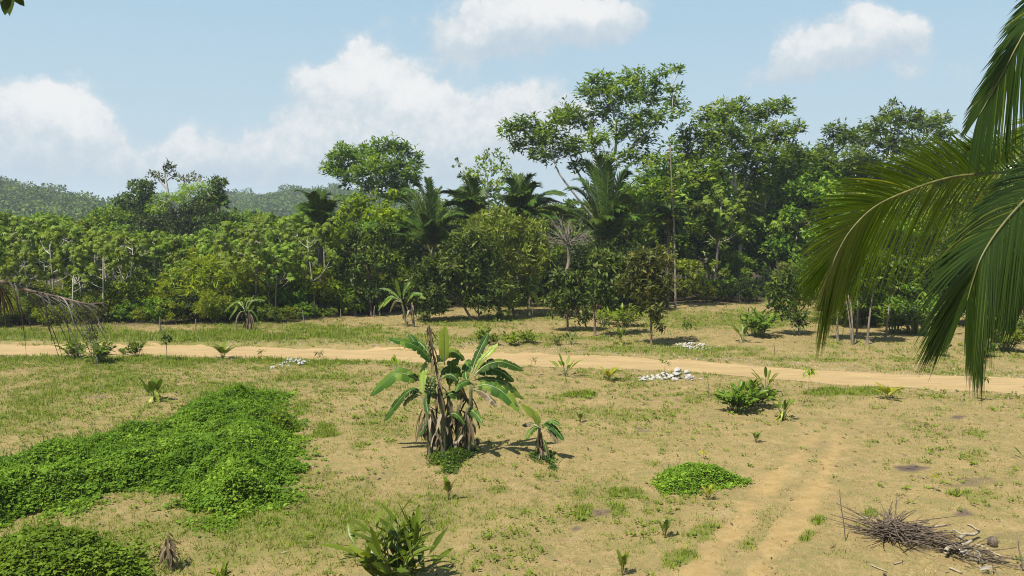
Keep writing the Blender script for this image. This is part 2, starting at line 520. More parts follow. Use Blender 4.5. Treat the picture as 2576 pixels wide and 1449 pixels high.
def masks(x, y):
    z = gz(x, y)
    px, py = project(x, y, z)
    ok = y > 9
    sc = np.clip((py - 560) / 500, 0.2, 2)
    wob = (fbm(x / 0.9, y / 0.9, 41) - 0.5)
    bare = np.zeros_like(x)
    for ln in RUTS:
        d = pdist(px, py, ln, 1.0) / (24 * sc)
        bare = np.maximum(bare, np.exp(-(d + wob * 2.2) ** 2 * 1.2) * (0.35 + 0.65 * sst(py, 1040, 1180)) * (0.65 + 0.5 * fbm(x / 1.2, y / 1.2, 51)))
    mid = [((a[0] + b[0]) / 2, (a[1] + b[1]) / 2) for a, b in zip(RUTS[0], RUTS[1])]
    bare = np.maximum(bare, 0.3 * np.exp(-(pdist(px, py, mid, 1.0) / (130 * sc)) ** 2))
    bare = np.where(ok, bare, 0)
    g = 0.34 + 0 * x
    g = g + 0.16 * sst(py, 1130, 1280) * (1 - sst(px, 1650, 1850))
    g = g + 0.18 * (1 - sst(px, 700, 1000)) * (1 - sst(py, 1090, 1150))
    g = g - 0.10 * sst(px, 1500, 1900) - 0.10 * np.exp(-((px - 1250) / 500) ** 2 - ((py - 970) / 70) ** 2)
    g = g + (fbm(x / 4.6, y / 4.6, 5) - 0.52) * 1.25 + (fbm(x / 1.0, y / 1.0, 15) - 0.5) * 0.8
    g = np.clip(g, 0, 1) * 0.75
    for (cx, cy, rx, ry, s) in GREEN:
        q = ((px - cx) / rx) ** 2 + ((py - cy) / ry) ** 2
        q = q + (wob * 2.4)
        g = np.where(ok, np.maximum(g, s * (1 - sst(q, 0.45, 1.35))), g)
    g = g * (1 - 0.95 * sst(bare, 0.25, 0.7))
    b = np.zeros_like(x)
    for (cx, cy, rx, ry, s) in BURN:
        q = ((px - cx) / rx) ** 2 + ((py - cy) / ry) ** 2 + wob * 3.2 + (fbm(x / .3, y / .3, 43) - .5) * 2.0
        b = np.where(ok, np.maximum(b, s * (1 - sst(q, 0.2, 1.3))), b)
    g = g * (1 - 0.8 * b)
    shade = sst(y - edge_Y(np.clip(px, -380, 2980)), -0.8, 3.0)      # forest-floor leaf litter, with the shade under the trees painted in
    return g, bare, b, px, py, shade


def lines(lo, hi, step, ext):
    a = np.arange(lo, hi + step / 2, step)
    left, right = [], []
    s, p = step, lo
    while p > -ext:
        s *= 1.35
        p -= s
        left.append(p)
    s, p = step, hi
    while p < ext:
        s *= 1.35
        p += s
        right.append(p)
    return np.concatenate([left[::-1], a, right])


gx = lines(-38, 42, 0.28, 1000)
gy = lines(9, 76, 0.28, 1000)
X, Y = np.meshgrid(gx, gy)
X, Y = X.ravel(), Y.ravel()
far = sst(np.hypot(X, Y), 90, 140)
Z = gz(X, Y) * (1 - far) - 0.3 * far
nx, ny = len(gx), len(gy)
i, j = np.meshgrid(np.arange(ny - 1), np.arange(nx - 1), indexing='ij')
k = i * nx + j
mb = MB()
mb.add(np.stack([X, Y, Z], 1), np.stack([k, k + 1, k + 1 + nx, k + nx], -1).reshape(-1, 4))
m, t = newmat('dry_earth_and_grass')
geo = t.n('ShaderNodeNewGeometry').outputs['Position']
ag = t.n('ShaderNodeAttribute', attribute_name='green').outputs['Fac']
ab = t.n('ShaderNodeAttribute', attribute_name='bare').outputs['Fac']
au = t.n('ShaderNodeAttribute', attribute_name='burn').outputs['Fac']
al = t.n('ShaderNodeAttribute', attribute_name='litter').outputs['Fac']
n1 = t.noise(geo, 0.45, 5, 0.6)
n2 = t.noise(geo, 3.2, 6, 0.65)
n3 = t.noise(geo, 22.0, 5, 0.7)
n4 = t.noise(geo, 9.0, 5, 0.7, 1.5)
dirt = t.mix(t.sstep(n1, 0.35, 0.68), (0.262, 0.185, 0.082), (0.196, 0.142, 0.064))
dirt = t.mix(t.sstep(n2, 0.4, 0.7), dirt, (0.280, 0.206, 0.098))
straw = t.mix(t.sstep(n4, 0.42, 0.6), (0.140, 0.115, 0.042), (0.275, 0.215, 0.085))
col = t.mix(t.m('MULTIPLY', t.sstep(n2, 0.36, 0.58), t.m('SUBTRACT', 0.75, t.m('MULTIPLY', ab, 0.75))), dirt, straw)
col = t.mix(t.m('MULTIPLY', t.sstep(n3, 0.50, 0.68), 0.5), col, (0.12, 0.092, 0.04))
n5 = t.noise(geo, 1.3, 6, 0.72, 0.6)
col = t.mix(t.m('MULTIPLY', t.sstep(n5, 0.47, 0.64), 0.6), col, (0.145, 0.132, 0.05))
col = t.mix(t.m('MULTIPLY', t.sstep(n5, 0.46, 0.34), 0.35), col, (0.31, 0.235, 0.125))
gmix = t.sstep(t.m('ADD', ag, t.m('MULTIPLY', t.m('SUBTRACT', n4, 0.5), 1.1)), 0.30, 0.70)
gcol = t.mix(t.sstep(n3, 0.4, 0.65), (0.080, 0.098, 0.017), (0.165, 0.165, 0.04))
col = t.mix(t.sstep(ab, 0.3, 0.85), col, t.mix(t.sstep(n2, 0.35, 0.65), (0.245, 0.168, 0.068), (0.295, 0.208, 0.09)))
col = t.mix(t.m('MULTIPLY', gmix, 0.85), col, gcol)
col = t.mix(t.m('MULTIPLY', au, t.sstep(t.m('ADD', au, t.m('SUBTRACT', n4, 0.5)), 0.15, 0.6)), col, (0.075, 0.055, 0.05))
col = t.mix(t.m('MULTIPLY', al, 0.96), col, t.mix(t.sstep(n4, 0.4, 0.6), (0.018, 0.015, 0.008), (0.055, 0.042, 0.022)))  # litter colour taken near black to paint the shade beneath the trees
hgt = t.m('ADD', t.m('MULTIPLY', n2, 0.6), t.m('MULTIPLY', n3, 0.4))
bp = t.n('ShaderNodeBump', {'Height': hgt, 'Strength': 0.6, 'Distance': 0.08})
p = t.n('ShaderNodeBsdfPrincipled', {'Base Color': col, 'Roughness': 0.95, 'Normal': bp.outputs[0]})
p.inputs['Specular IOR Level'].default_value = 0.1
t.n('ShaderNodeOutputMaterial', {'Surface': p.outputs[0]})
me = mb.mesh('ground', m, True)
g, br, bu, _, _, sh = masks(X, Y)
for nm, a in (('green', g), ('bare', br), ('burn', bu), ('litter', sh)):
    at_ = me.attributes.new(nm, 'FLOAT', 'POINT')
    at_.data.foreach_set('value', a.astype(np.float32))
tag(part('ground', me), 'dry sandy field of patchy grass around the road', kind='structure')

# ------------------------------------------------------------ dirt road
rx = np.arange(-60, 60, 0.25)
us = np.linspace(-1, 1, 17)
RX, U = np.meshgrid(rx, us, indexing='ij')
wl = 1.75 + (fbm(RX / 1.5, U * 0 + np.sign(U) * 3, 77) - 0.5) * 1.0
OFF = U * wl
RY = road_y(RX) + OFF / 0.97
RZ = gz(RX, RY) + 0.03 - 0.025 * np.abs(U) ** 4 - 0.022 * np.exp(-((np.abs(OFF) - 0.8) / 0.3) ** 2)
n_, m_ = RX.shape
i, j = np.meshgrid(np.arange(n_ - 1), np.arange(m_ - 1), indexing='ij')
k = i * m_ + j
mb = MB()
mb.add(np.stack([RX, RY, RZ], -1).reshape(-1, 3), np.stack([k, k + m_, k + m_ + 1, k + 1], -1).reshape(-1, 4))
m, t = newmat('sandy_road')
geo = t.n('ShaderNodeNewGeometry').outputs['Position']
mp = t.n('ShaderNodeMapping', {'Vector': geo, 'Scale': (0.35, 1.6, 1)}).outputs[0]
n1, n2, n3 = t.noise(mp, 1.2, 6, 0.65), t.noise(geo, 7, 6, 0.7), t.noise(geo, 30, 4, 0.7)
col = t.mix(t.sstep(n1, 0.35, 0.65), (0.255, 0.174, 0.072), (0.315, 0.222, 0.098))
col = t.mix(t.m('MULTIPLY', t.sstep(n2, 0.5, 0.7), 0.5), col, (0.31, 0.205, 0.10))
col = t.mix(t.m('MULTIPLY', t.sstep(n3, 0.58, 0.72), 0.5), col, (0.60, 0.50, 0.34))
bp = t.n('ShaderNodeBump', {'Height': n2, 'Strength': 0.6, 'Distance': 0.05})
p = t.n('ShaderNodeBsdfPrincipled', {'Base Color': col, 'Roughness': 0.95, 'Normal': bp.outputs[0]})
t.n('ShaderNodeOutputMaterial', {'Surface': p.outputs[0]})
tag(part('road', mb.mesh('road', m, True)), 'sandy unpaved road crossing the dry field', kind='structure')

# ------------------------------------------------------------ hills and the forest on them
HA = np.array([(-900, 31), (-300, 26), (-100, 24), (0, 20), (60, 16.5), (150, 12), (250, 8.5), (330, 6), (450, 3), (600, 1), (2600, 0)], float)
HBp = np.array([(-400, 8), (150, 8), (330, 12), (470, 17), (560, 20), (620, 21.5), (660, 18), (700, 20), (760, 25), (800, 24), (840, 26), (900, 24), (1000, 20), (2600, 18)], float)


def hill_z(x, y):
    pa = np.interp(1288 + FPX * x / 420.0, HA[:, 0], HA[:, 1])
    pb = np.interp(1288 + FPX * x / 650.0, HBp[:, 0], HBp[:, 1])
    za = pa * np.exp(-((y - 420) / 75.0) ** 2)
    zb = pb * np.exp(-((y - 650) / 110.0) ** 2)
    return za + zb - 0.6 + (fbm(x / 40, y / 40, 31) - 0.45) * 6 * sst(za + zb, 1, 10)


hx, hy = np.arange(-800, 800, 10.0), np.arange(230, 900, 10.0)
HX, HY = np.meshgrid(hx, hy)
i, j = np.meshgrid(np.arange(len(hy) - 1), np.arange(len(hx) - 1), indexing='ij')
k = i * len(hx) + j
mb = MB()
mb.add(np.stack([HX, HY, hill_z(HX, HY)], -1).reshape(-1, 3), np.stack([k, k + 1, k + 1 + len(hx), k + len(hx)], -1).reshape(-1, 4))
m, t = newmat('hill_soil')
geo = t.n('ShaderNodeNewGeometry').outputs['Position']
p = t.n('ShaderNodeBsdfPrincipled', {'Base Color': t.mix(t.sstep(t.noise(geo, 0.1, 5), 0.4, 0.6), (0.03, 0.045, 0.014), (0.06, 0.075, 0.025)), 'Roughness': 1.0})
t.n('ShaderNodeOutputMaterial', {'Surface': p.outputs[0]})
tag(part('hills', mb.mesh('hills', m, True)), 'low forested hills on the horizon', kind='structure')

rng = np.random.default_rng(5)
mb = MB()


def far_crowns(n, ylo, yhi, plo, phi, zf, rlo, rhi, hlo, hhi):
    y = rng.uniform(ylo, yhi, n)
    px = rng.uniform(plo, phi, n)
    x = (px - 1288) / FPX * y
    z = zf(x, y)
    r = rng.uniform(rlo, rhi, n) * np.where(rng.random(n) < 0.08, 1.5, 1)
    h = rng.uniform(hlo, hhi, n) + np.where(rng.random(n) < 0.07, 4.0, 0)
    tone = rng.uniform(-0.25, 0.3, n)
    kk = 110
    d = unit(rng.normal(size=(n, kk, 3)) * np.array([1, 1, 0.8]) + np.array([0, -0.25, 0.35]))
    rad = rng.uniform(0.55, 1.08, (n, kk, 1))
    C = np.stack([x, y, z + h - r * 0.7], 1)[:, None] + d * rad * np.stack([r, r, r * 0.8], 1)[:, None]
    C = C.reshape(-1, 3)
    D = unit(rng.normal(size=C.shape) + d.reshape(-1, 3) * 0.4 + np.array([0, 0, -0.2]))
    N = unit(d.reshape(-1, 3) + rng.normal(size=C.shape) * 0.5 + np.array([0, 0, 0.5]))
    L = np.repeat(r, kk) * rng.uniform(0.22, 0.42, len(C))
    leaves(mb, C, D, N, L, L * 0.7, 0.2, np.clip(rng.uniform(0.1, 0.8, len(C)) + np.repeat(tone, kk), 0, 1))


far_crowns(1150, 330, 455, -120, 640, hill_z, 3.2, 5.5, 6, 10)
far_crowns(1500, 520, 700, 150, 1100, hill_z, 3.5, 6.5, 6, 11)
far_crowns(900, 125, 330, -150, 1150, lambda x, y: 0 * x - 0.3, 2.6, 4.4, 4, 7.5)
tag(part('hillside_forest', mb.mesh('hillside_forest', M['hill'])), 'hazy forest covering the low hills', kind='stuff')

# ------------------------------------------------------------ grass
rng = np.random.default_rng(11)


def scatter(n, xlo, xhi, ylo, yhi):
    x, y = rng.uniform(xlo, xhi, n), rng.uniform(ylo, yhi, n)
    px, _ = project(x, y, 0 * x)
    k = (px > -350) & (px < 2926) & (np.abs(road_d(x, y)) > 1.35 + 0.8 * fbm(x / .8, y / .8, 9))
    return x[k], y[k]


def blades(mb, x, y, nb, h, wd, lean, base_r, rlo, rhi):
    n = len(x)
    bx = np.repeat(x, nb) + rng.normal(size=n * nb) * base_r
    by = np.repeat(y, nb) + rng.normal(size=n * nb) * base_r
    bz = gz(bx, by) - 0.01
    a = rng.uniform(0, 2 * math.pi, n * nb)
    H = np.repeat(h, nb) * rng.uniform(0.5, 1.15, n * nb)
    ln = rng.uniform(0.1, 1.0, n * nb) * lean * H
    B = np.stack([bx, by, bz], 1)
    S = np.stack([np.cos(a + 1.3), np.sin(a + 1.3), 0 * a], 1) * (wd * rng.uniform(0.6, 1.3, n * nb) / 2)[:, None]
    tip = B + np.stack([np.cos(a) * ln, np.sin(a) * ln, H], 1)
    V = np.stack([B - S, B + S, tip], 1).reshape(-1, 3)
    rr = np.clip(np.repeat(rng.uniform(rlo, rhi, n), nb) + rng.normal(size=n * nb) * 0.14, 0, 1)
    mb.add(V, None, np.arange(3 * n * nb).reshape(-1, 3), rr)


mb = MB()
for (N_, ylo, yhi, sc_) in ((130000, 13, 27, 1.0), (90000, 27, 41, 1.25), (80000, 41, 74, 1.6)):
    x, y = scatter(N_, -36, 40, ylo, yhi)
    g, br, bu, px, py, sh = masks(x, y)
    k = rng.random(len(x)) < np.clip((g - 0.14) * 1.3, 0.05 + 0 * g, 1) * (1 - 0.8 * br) * (1 - sh * 0.8)
    x, y, g = x[k], y[k], g[k]
    blades(mb, x, y, 5, (0.05 + 0.13 * g * rng.uniform(0.5, 1.5, len(x))) * sc_, 0.018 * sc_, 0.9, 0.05 * sc_, 0.15, 0.85)
for (N_, ylo, yhi, sc_) in ((26000, 13, 27, 1.0), (22000, 27, 41, 1.2), (14000, 41, 70, 1.6)):
    x, y = scatter(N_, -36, 40, ylo, yhi)
    g, br, bu, px, py, sh = masks(x, y)
    k = rng.random(len(x)) < (0.12 + 0.5 * g) * (1 - br * .9) * sst(fbm(x / 1.8, y / 1.8, 71), .42, .62)
    x, y = x[k], y[k]
    n, kk = len(x), 6
    a = rng.uniform(0, 6.28, (n, kk))
    P = np.stack([x, y, gz(x, y) + 0.01], 1)[:, None] + np.stack([np.cos(a), np.sin(a), rng.uniform(0, 1, (n, kk))], -1) * 0.04 * sc_
    D = np.stack([np.cos(a), np.sin(a), rng.uniform(0.1, 1.1, (n, kk))], -1)
    s_ = np.repeat(rng.uniform(0.05, 0.12, n) * sc_, kk)
    leaves(mb, P.reshape(-1, 3), D.reshape(-1, 3), np.tile([0.1, -0.2, 1.0], (n * kk, 1)), s_, s_ * 0.5, 0.2, np.clip(np.repeat(rng.uniform(0, .6, n), kk) + rng.normal(size=n * kk) * .1, 0, 1))
tag(part('green_grass', mb.mesh('green_grass', M['grass'])), 'short green grass growing in patches on the field', kind='stuff')
mb = MB()
for (N_, ylo, yhi, sc_) in ((70000, 13, 27, 1.0), (40000, 27, 41, 1.3), (30000, 41, 72, 1.7)):
    x, y = scatter(N_, -36, 40, ylo, yhi)
    g, br, bu, px, py, sh = masks(x, y)
    dn = np.clip(1.1 * fbm(x / 2.3, y / 2.3, 61) - 0.15 + 0.25 * sst(py, 1120, 1250), 0, 1) * (1 - br * 1.1) * (1 - bu)
    k = rng.random(len(x)) < dn
    x, y = x[k], y[k]
    blades(mb, x, y, 4, np.full(len(x), 0.05) * sc_, 0.014 * sc_, 2.2, 0.06 * sc_, 0.05, 0.95)
tag(part('dry_grass', mb.mesh('dry_grass', M['straw'])), 'short straw coloured dry grass over the field', kind='stuff')

mb = MB()
n = 9000
x, y = rng.uniform(-34, 38, n), 13 + 57 * rng.random(n) ** 1.5
k = (np.abs(road_d(x, y)) > 1.7) & (fbm(x / 2.6, y / 2.6, 81) > 0.44)
x, y = x[k], y[k]
n = len(x)
a = rng.uniform(0, 6.28, n)
s_ = rng.uniform(0.05, 0.22, n)
leaves(mb, np.stack([x, y, gz(x, y) + rng.uniform(.01, .04, n)], 1), np.stack([np.cos(a), np.sin(a), rng.normal(size=n) * .1], 1), np.stack([rng.normal(size=n) * .3, rng.normal(size=n) * .3, np.ones(n)], 1), s_, s_ * rng.uniform(.08, .4, n), 0.2, rng.uniform(0, 1, n))
tag(part('leaf_litter', mb.mesh('leaf_litter', M['dead'])), 'dry leaves and twigs littering the field', kind='stuff')

# pebbles and bits of pale litter by the road
mb = MB()
oct_v = np.array([(1, 0, 0), (0, 1, 0), (-1, 0, 0), (0, -1, 0), (0, 0, .7), (0, 0, -.7)], float)
oct_f = np.array([(0, 1, 4), (1, 2, 4), (2, 3, 4), (3, 0, 4), (1, 0, 5), (2, 1, 5), (3, 2, 5), (0, 3, 5)])
n = 2600
x = rng.uniform(-36, 40, n)
y = road_y(x) + np.where(rng.random(n) < 0.7, rng.normal(size=n) * 0.9 + 2.6, rng.normal(size=n) * 0.5 - 2.0) + np.where(rng.random(n) < 0.25, rng.uniform(0, 9, n), 0)
s = rng.uniform(0.015, 0.05, n)
V = np.stack([x, y, gz(x, y)], 1)[:, None] + oct_v[None] * s[:, None, None] * rng.uniform(0.6, 1.3, (n, 6, 1))
mb.add(V.reshape(-1, 3), None, (oct_f[None] + np.arange(n)[:, None, None] * 6).reshape(-1, 3))
tag(part('gravel', mb.mesh('gravel', M['rock'])), 'pale gravel scattered along the road verge', kind='stuff')

# ------------------------------------------------------------ low weeds


def inside(poly, x, y):
    c = np.zeros(np.shape(x), bool)
    for (x0, y0), (x1, y1) in zip(poly, np.roll(poly, -1, 0)):
        cr = ((y0 > y) != (y1 > y)) & (x < (x1 - x0) * (y - y0) / (y1 - y0 + 1e-12) + x0)
        c ^= cr
    return c


def edge_dist(poly, x, y):
    b = np.full(np.shape(x), 1e9)
    for (x0, y0), (x1, y1) in zip(poly, np.roll(poly, -1, 0)):
        dx, dy = x1 - x0, y1 - y0
        t_ = np.clip(((x - x0) * dx + (y - y0) * dy) / (dx * dx + dy * dy + 1e-9), 0, 1)
        b = np.minimum(b, np.hypot(x - x0 - t_ * dx, y - y0 - t_ * dy))
    return b


def weed_patch(name, poly_px, H, ramp, dens, L, mat, seed, bump=0.62, ragged=1.0):
    """A low mound of leafy weeds over a footprint on the ground."""
    rg = np.random.default_rng(seed)
    poly = np.array([gp(*p)[:2] for p in poly_px])
    lo, hi = poly.min(0), poly.max(0)
    lo, hi = lo - 1.2 * ragged, hi + 1.2 * ragged
    n = int(dens * np.prod(hi - lo))
    x, y = rg.uniform(lo[0], hi[0], n), rg.uniform(lo[1], hi[1], n)
    k = inside(poly, x + (fbm(x / .8, y / .8, seed) - .5) * 2.2 * ragged, y + (fbm(x / .8, y / .8, seed + 1) - .5) * 2.2 * ragged)
    e0 = edge_dist(poly, x, y)
    cl = fbm(x / .6, y / .6, seed + 3)
    k &= ~((fbm(x / .7, y / .7, seed + 40) < .36) & (rg.random(n) < .85 * min(1, ragged)))
    k |= (e0 < 1.2 * ragged) & (rg.random(n) < 0.9 * np.exp(-e0 / (.35 * ragged)) * sst(cl, .42, .62))
    x, y = x[k], y[k]
    n = len(x)
    e = np.where(inside(poly, x, y), edge_dist(poly, x, y), 0.0)
    top = H * sst(e, -0.05, ramp) ** 0.6 * (1 - bump + 2 * bump * fbm(x / 1.3, y / 1.3, seed + 5)) + (fbm(x / .33, y / .33, seed + 9) - .42) * 0.6 * H
    top = np.maximum(top, 0.04)
    z = gz(x, y) + top * (1 - rg.random(n) ** 2.2 * 0.8)
    P = np.stack([x, y, z], 1)
    a = rg.uniform(0, 2 * math.pi, n)
    D = np.stack([np.cos(a), np.sin(a), rg.uniform(-0.7, 0.35, n)], 1)
    N = np.stack([rg.normal(size=n) * .45, rg.normal(size=n) * .45, np.ones(n)], 1)
    tone = (fbm(x / 1.1, y / 1.1, seed + 20) - 0.5) * 0.8
    ll = L * rg.uniform(0.5, 1.3, n) * np.where(rg.random(n) < .13, 1.8, 1)
    ww = ll * rg.uniform(0.6, 0.9, n)
    k2 = rg.random(n) < .035 * min(1, ragged)      # grass stalks standing up through the leaves
    D[k2] = np.stack([rg.normal(size=n) * .35, rg.normal(size=n) * .35, np.ones(n)], 1)[k2]
    N[k2] = np.stack([rg.normal(size=n), rg.normal(size=n), 0 * a], 1)[k2]
    ll[k2], ww[k2] = rg.uniform(.2, .5, n)[k2], .016
    mb = MB()
    leaves(mb, P, D, N, ll, ww, 0.18, np.clip(rg.uniform(0.15, 0.85, n) + tone, 0, 1), 0.4)
    return part(name, mb.mesh(name, mat))


BIG = [(-160, 1230), (-40, 1195), (120, 1140), (300, 1120), (380, 1095), (455, 1050), (520, 1008), (600, 992), (700, 992), (690, 1030), (715, 1062), (725, 1092), (738, 1120), (745, 1165),
       (725, 1215), (690, 1262), (640, 1292), (560, 1312), (495, 1302), (450, 1250), (370, 1232), (290, 1238), (205, 1262), (140, 1288), (40, 1312), (-60, 1345), (-160, 1370)]
o = weed_patch('weed_patch', BIG, 0.70, 1.6, 2300, 0.08, M['weed'], 101, ragged=.75)
tag(o, 'large mound of bright green leafy weeds left of the banana clump', 'weeds', kind='stuff')
o = weed_patch('weed_patch', [(-120, 1440), (-40, 1395), (60, 1382), (160, 1378), (260, 1384), (335, 1405), (360, 1440), (340, 1475), (200, 1520), (-120, 1540)], 0.6, 0.8, 1900, 0.085, M['weed'], 131, ragged=.5)
tag(o, 'smaller mound of yellowish green weeds in the bottom corner', 'weeds', kind='stuff')
o = weed_patch('weed_patch', [(1648, 1210), (1690, 1185), (1760, 1183), (1820, 1196), (1878, 1215), (1800, 1225), (1740, 1243), (1670, 1240)], 0.35, 0.45, 2600, 0.06, M['weed'], 151, ragged=0.35)
tag(o, 'small dark green creeper mat left of the wheel track', 'weeds', kind='stuff')
o = weed_patch('weed_patch', [(640, 1060), (690, 1045), (735, 1062), (745, 1088), (690, 1098), (645, 1085)], 0.42, 0.5, 2200, 0.075, M['broad'], 161, ragged=0.4)
tag(o, 'dark leafy weed hump at the back of the big green mound', 'weeds', kind='stuff')

# ------------------------------------------------------------ trees


def foliage(mb, C, rad, rg, L, W, per=6, cov=2.6, hang=0.15, out=0.6, jit=0.7, tone=0.0, power=2.3, fold=0.22, upn=0.65, flatz=1.0, outn=0.85):
    C, rad = np.asarray(C, float), np.asarray(rad, float)
    nt = max(3, int(cov * math.pi * rad[0] * rad[2] / (per * L * W * 0.5)))
    u = unit(rg.normal(size=(nt, 3)))
    tip = u * rad * (rg.random((nt, 1)) ** (1 / power)) * rg.uniform(0.8, 1.12, (nt, 1))
    tip = np.repeat(tip, per, 0)
    o = np.repeat(u, per, 0)
    n = nt * per
    P = C + tip + rg.normal(size=(n, 3)) * L * 0.25
    D = unit(rg.normal(size=(n, 3)) * jit + o * out + np.array([0, 0, -hang]))
    D[:, 2] *= flatz
    N = unit(np.array([0, 0, upn]) + rg.normal(size=(n, 3)) * 0.45 + o * outn)
    tt = np.repeat(rg.normal(size=nt) * 0.2, per)
    ll = L * rg.uniform(0.65, 1.3, n)
    leaves(mb, P, D, N, ll, ll * (W / L), fold, np.clip(rg.uniform(0.05, 0.85, n) + tt + tone, 0, 1))
    return C + u * rad * 0.9


def skeleton(mbw, paths, clumps, rg, r_tip=0.03, twigs=5, rise=0.15):
    """Trunk paths [(points, r0, r1)], limbs grown out to every clump."""
    pts, rds = [], []
    for pth, r0, r1 in paths:
        P = smooth_path(pth, 14) if len(pth) > 2 else bez(pth[0], (np.asarray(pth[0]) + pth[1]) / 2, pth[1], 8)
        rr = np.linspace(r0, r1, len(P))
        rr[0] *= 1.25
        tube(mbw, P, rr, 8)
        pts += list(P[len(P) // 3:])
        rds += list(rr[len(P) // 3:])
    P0 = np.array(pts)
    order = np.argsort([np.min(np.linalg.norm(P0 - np.asarray(c[:3]), axis=1)) for c in clumps])
    for ci in order:
        c = np.asarray(clumps[ci][:3])
        A = np.array(pts)
        d = np.linalg.norm(A - c, axis=1) + 1.2 * np.maximum(0, A[:, 2] - c[2])
        b = int(np.argmin(d))
        p, r = A[b], rds[b]
        ln = np.linalg.norm(c - p)
        midp = p + (c - p) * 0.5 + np.array([0, 0, rise * ln]) + rg.normal(size=3) * 0.08 * ln
        n = 7
        Q = bez(p, midp, c, n)
        Q[1:-1] += rg.normal(size=(n - 2, 3)) * 0.025 * ln
        r0 = max(min(r * 0.75, 0.02 * ln + r_tip * 1.4), r_tip)
        rr = np.linspace(r0, r_tip * 0.7, n)
        tube(mbw, Q, rr, 5)
        pts += list(Q[2:])
        rds += list(rr[2:])
        R3 = np.asarray(clumps[ci][3:6])
        for _ in range(twigs):
            e = c + unit(rg.normal(size=3) + np.array([0, 0, 0.3])) * R3 * rg.uniform(0.5, 0.95)
            tube(mbw, bez(c, (c + e) / 2 + rg.normal(size=3) * 0.1 * R3, e, 4), np.linspace(r_tip * 0.7, r_tip * 0.3, 4), 3, cap=False)


LEAF = {
    'rain': dict(L=0.52, W=0.17, per=7, cov=3.4, hang=0.0, out=0.5, jit=0.8, power=2.0, flatz=0.5, upn=0.9),
    'mango': dict(L=0.36, W=0.12, per=8, cov=2.6, hang=0.3, out=0.6, jit=0.7),
    'olive': dict(L=0.42, W=0.11, per=6, cov=2.5, hang=0.0, out=0.7, jit=0.6),
    'broad': dict(L=0.40, W=0.21, per=5, cov=2.7, hang=0.2, out=0.6, jit=0.7),
    'small': dict(L=0.28, W=0.16, per=5, cov=2.4, hang=0.15, out=0.6, jit=0.7),
    'plume': dict(flatz=0.7, L=0.46, W=0.075, per=8, cov=2.9, hang=0.35, out=0.9, jit=0.5),
    'sparse': dict(L=0.42, W=0.19, per=5, cov=1.1, hang=0.1, out=0.5, jit=0.8, power=1.6),
}


def tree_meshes(name, paths, clumps, leaf, leafm, bark, seed, origin=(0, 0, 0), cov=1.0, twigs=4, r_tip=0.03, tones=None):
    rg = np.random.default_rng(seed)
    mbw, mbl = MB(), MB()
    skeleton(mbw, paths, clumps, rg, r_tip, twigs)
    kw = dict(LEAF[leaf])
    kw['cov'] *= cov
    for q, c in enumerate(clumps):
        tn = rg.normal() * 0.10 + (tones[q] if tones is not None else 0)
        foliage(mbl, c[:3], c[3:6], rg, tone=tn, **kw)
    return mbw.mesh(name + '_wood', bark, True, origin), mbl.mesh(name + '_leaves', leafm, False, origin)


def tree(name, label, cat, loc, wood, crown, group=None, rz=0.0, sc=1.0):
    t_ = thing(name, label, cat, loc, group, rz, sc)
    part('trunk', wood, t_)
    part('crown', crown, t_)
    return t_


def conv(kind, c):
    a, b = {'c1': (0, 362.3), 'c2': (724.6, 135.9), 'c3': (1358.7, 135.9), 'c4': (1670.3, 362.3), 'c5': (815.2, 498.2), 'c6': (0, 905.8),
            'c7': (815.2, 905.8), 'c8': (1670.3, 905.8), 'g': (226.5, 389.5), 'px': (0, 0)}[kind]
    s = {'g': 0.1875, 'px': 1.0}.get(kind, 0.375)
    return (a + s * c[0], b + s * c[1]) + tuple(s * v for v in c[2:])


def hero(name, label, cat, crop, Y, trunks, clumps, leaf, leafm, bark, seed, spread=0.5, r=0.2, cov=1.0, group=None, r_tip=0.03, twigs=4, rs=1.0, tones=None):
    """A tree whose limbs and clumps follow what the photograph shows of that tree."""
    rg = np.random.default_rng(seed + 999)
    cl = []
    P = [conv(crop, c) for c in clumps]
    cxm = np.mean([p[0] for p in P])
    half = max(np.ptp([p[0] for p in P]) / 2, 20) / FPX * Y
    for p in P:
        k = math.sqrt(max(0.1, 1 - min(1, abs(p[0] - cxm) / FPX * Y / (half + 0.01)) ** 2))
        w3 = at(p[0], p[1], Y + rg.uniform(-1, 1) * spread * half * k)
        rr = p[2] / FPX * Y * rs
        rz = (p[3] if len(p) > 3 else p[2] * (0.72 if leaf == 'rain' else 0.85)) / FPX * Y * rs
        cl.append((*w3, rr, rr, rz))
    pths = []
    b0 = None
    for q, tr in enumerate(trunks):
        pts = [at(*conv(crop, c)[:2], Y + (c[2] if len(c) > 2 else 0.0)) for c in tr]
        if b0 is None:
            g = pts[0].copy()
            g[2] = float(gz(g[0], g[1])) - 0.05
            if pts[0][2] > 0.6:
                pts = [g] + pts
            else:
                pts[0] = g
            b0 = g
        pths.append((pts, r if q == 0 else r * 0.5, r * 0.35 if q == 0 else r * 0.2))
    wd, lf = tree_meshes(name, pths, cl, leaf, leafm, bark, seed, b0, cov, twigs, r_tip, tones)
    return tree(name, label, cat, b0, wd, lf, group)


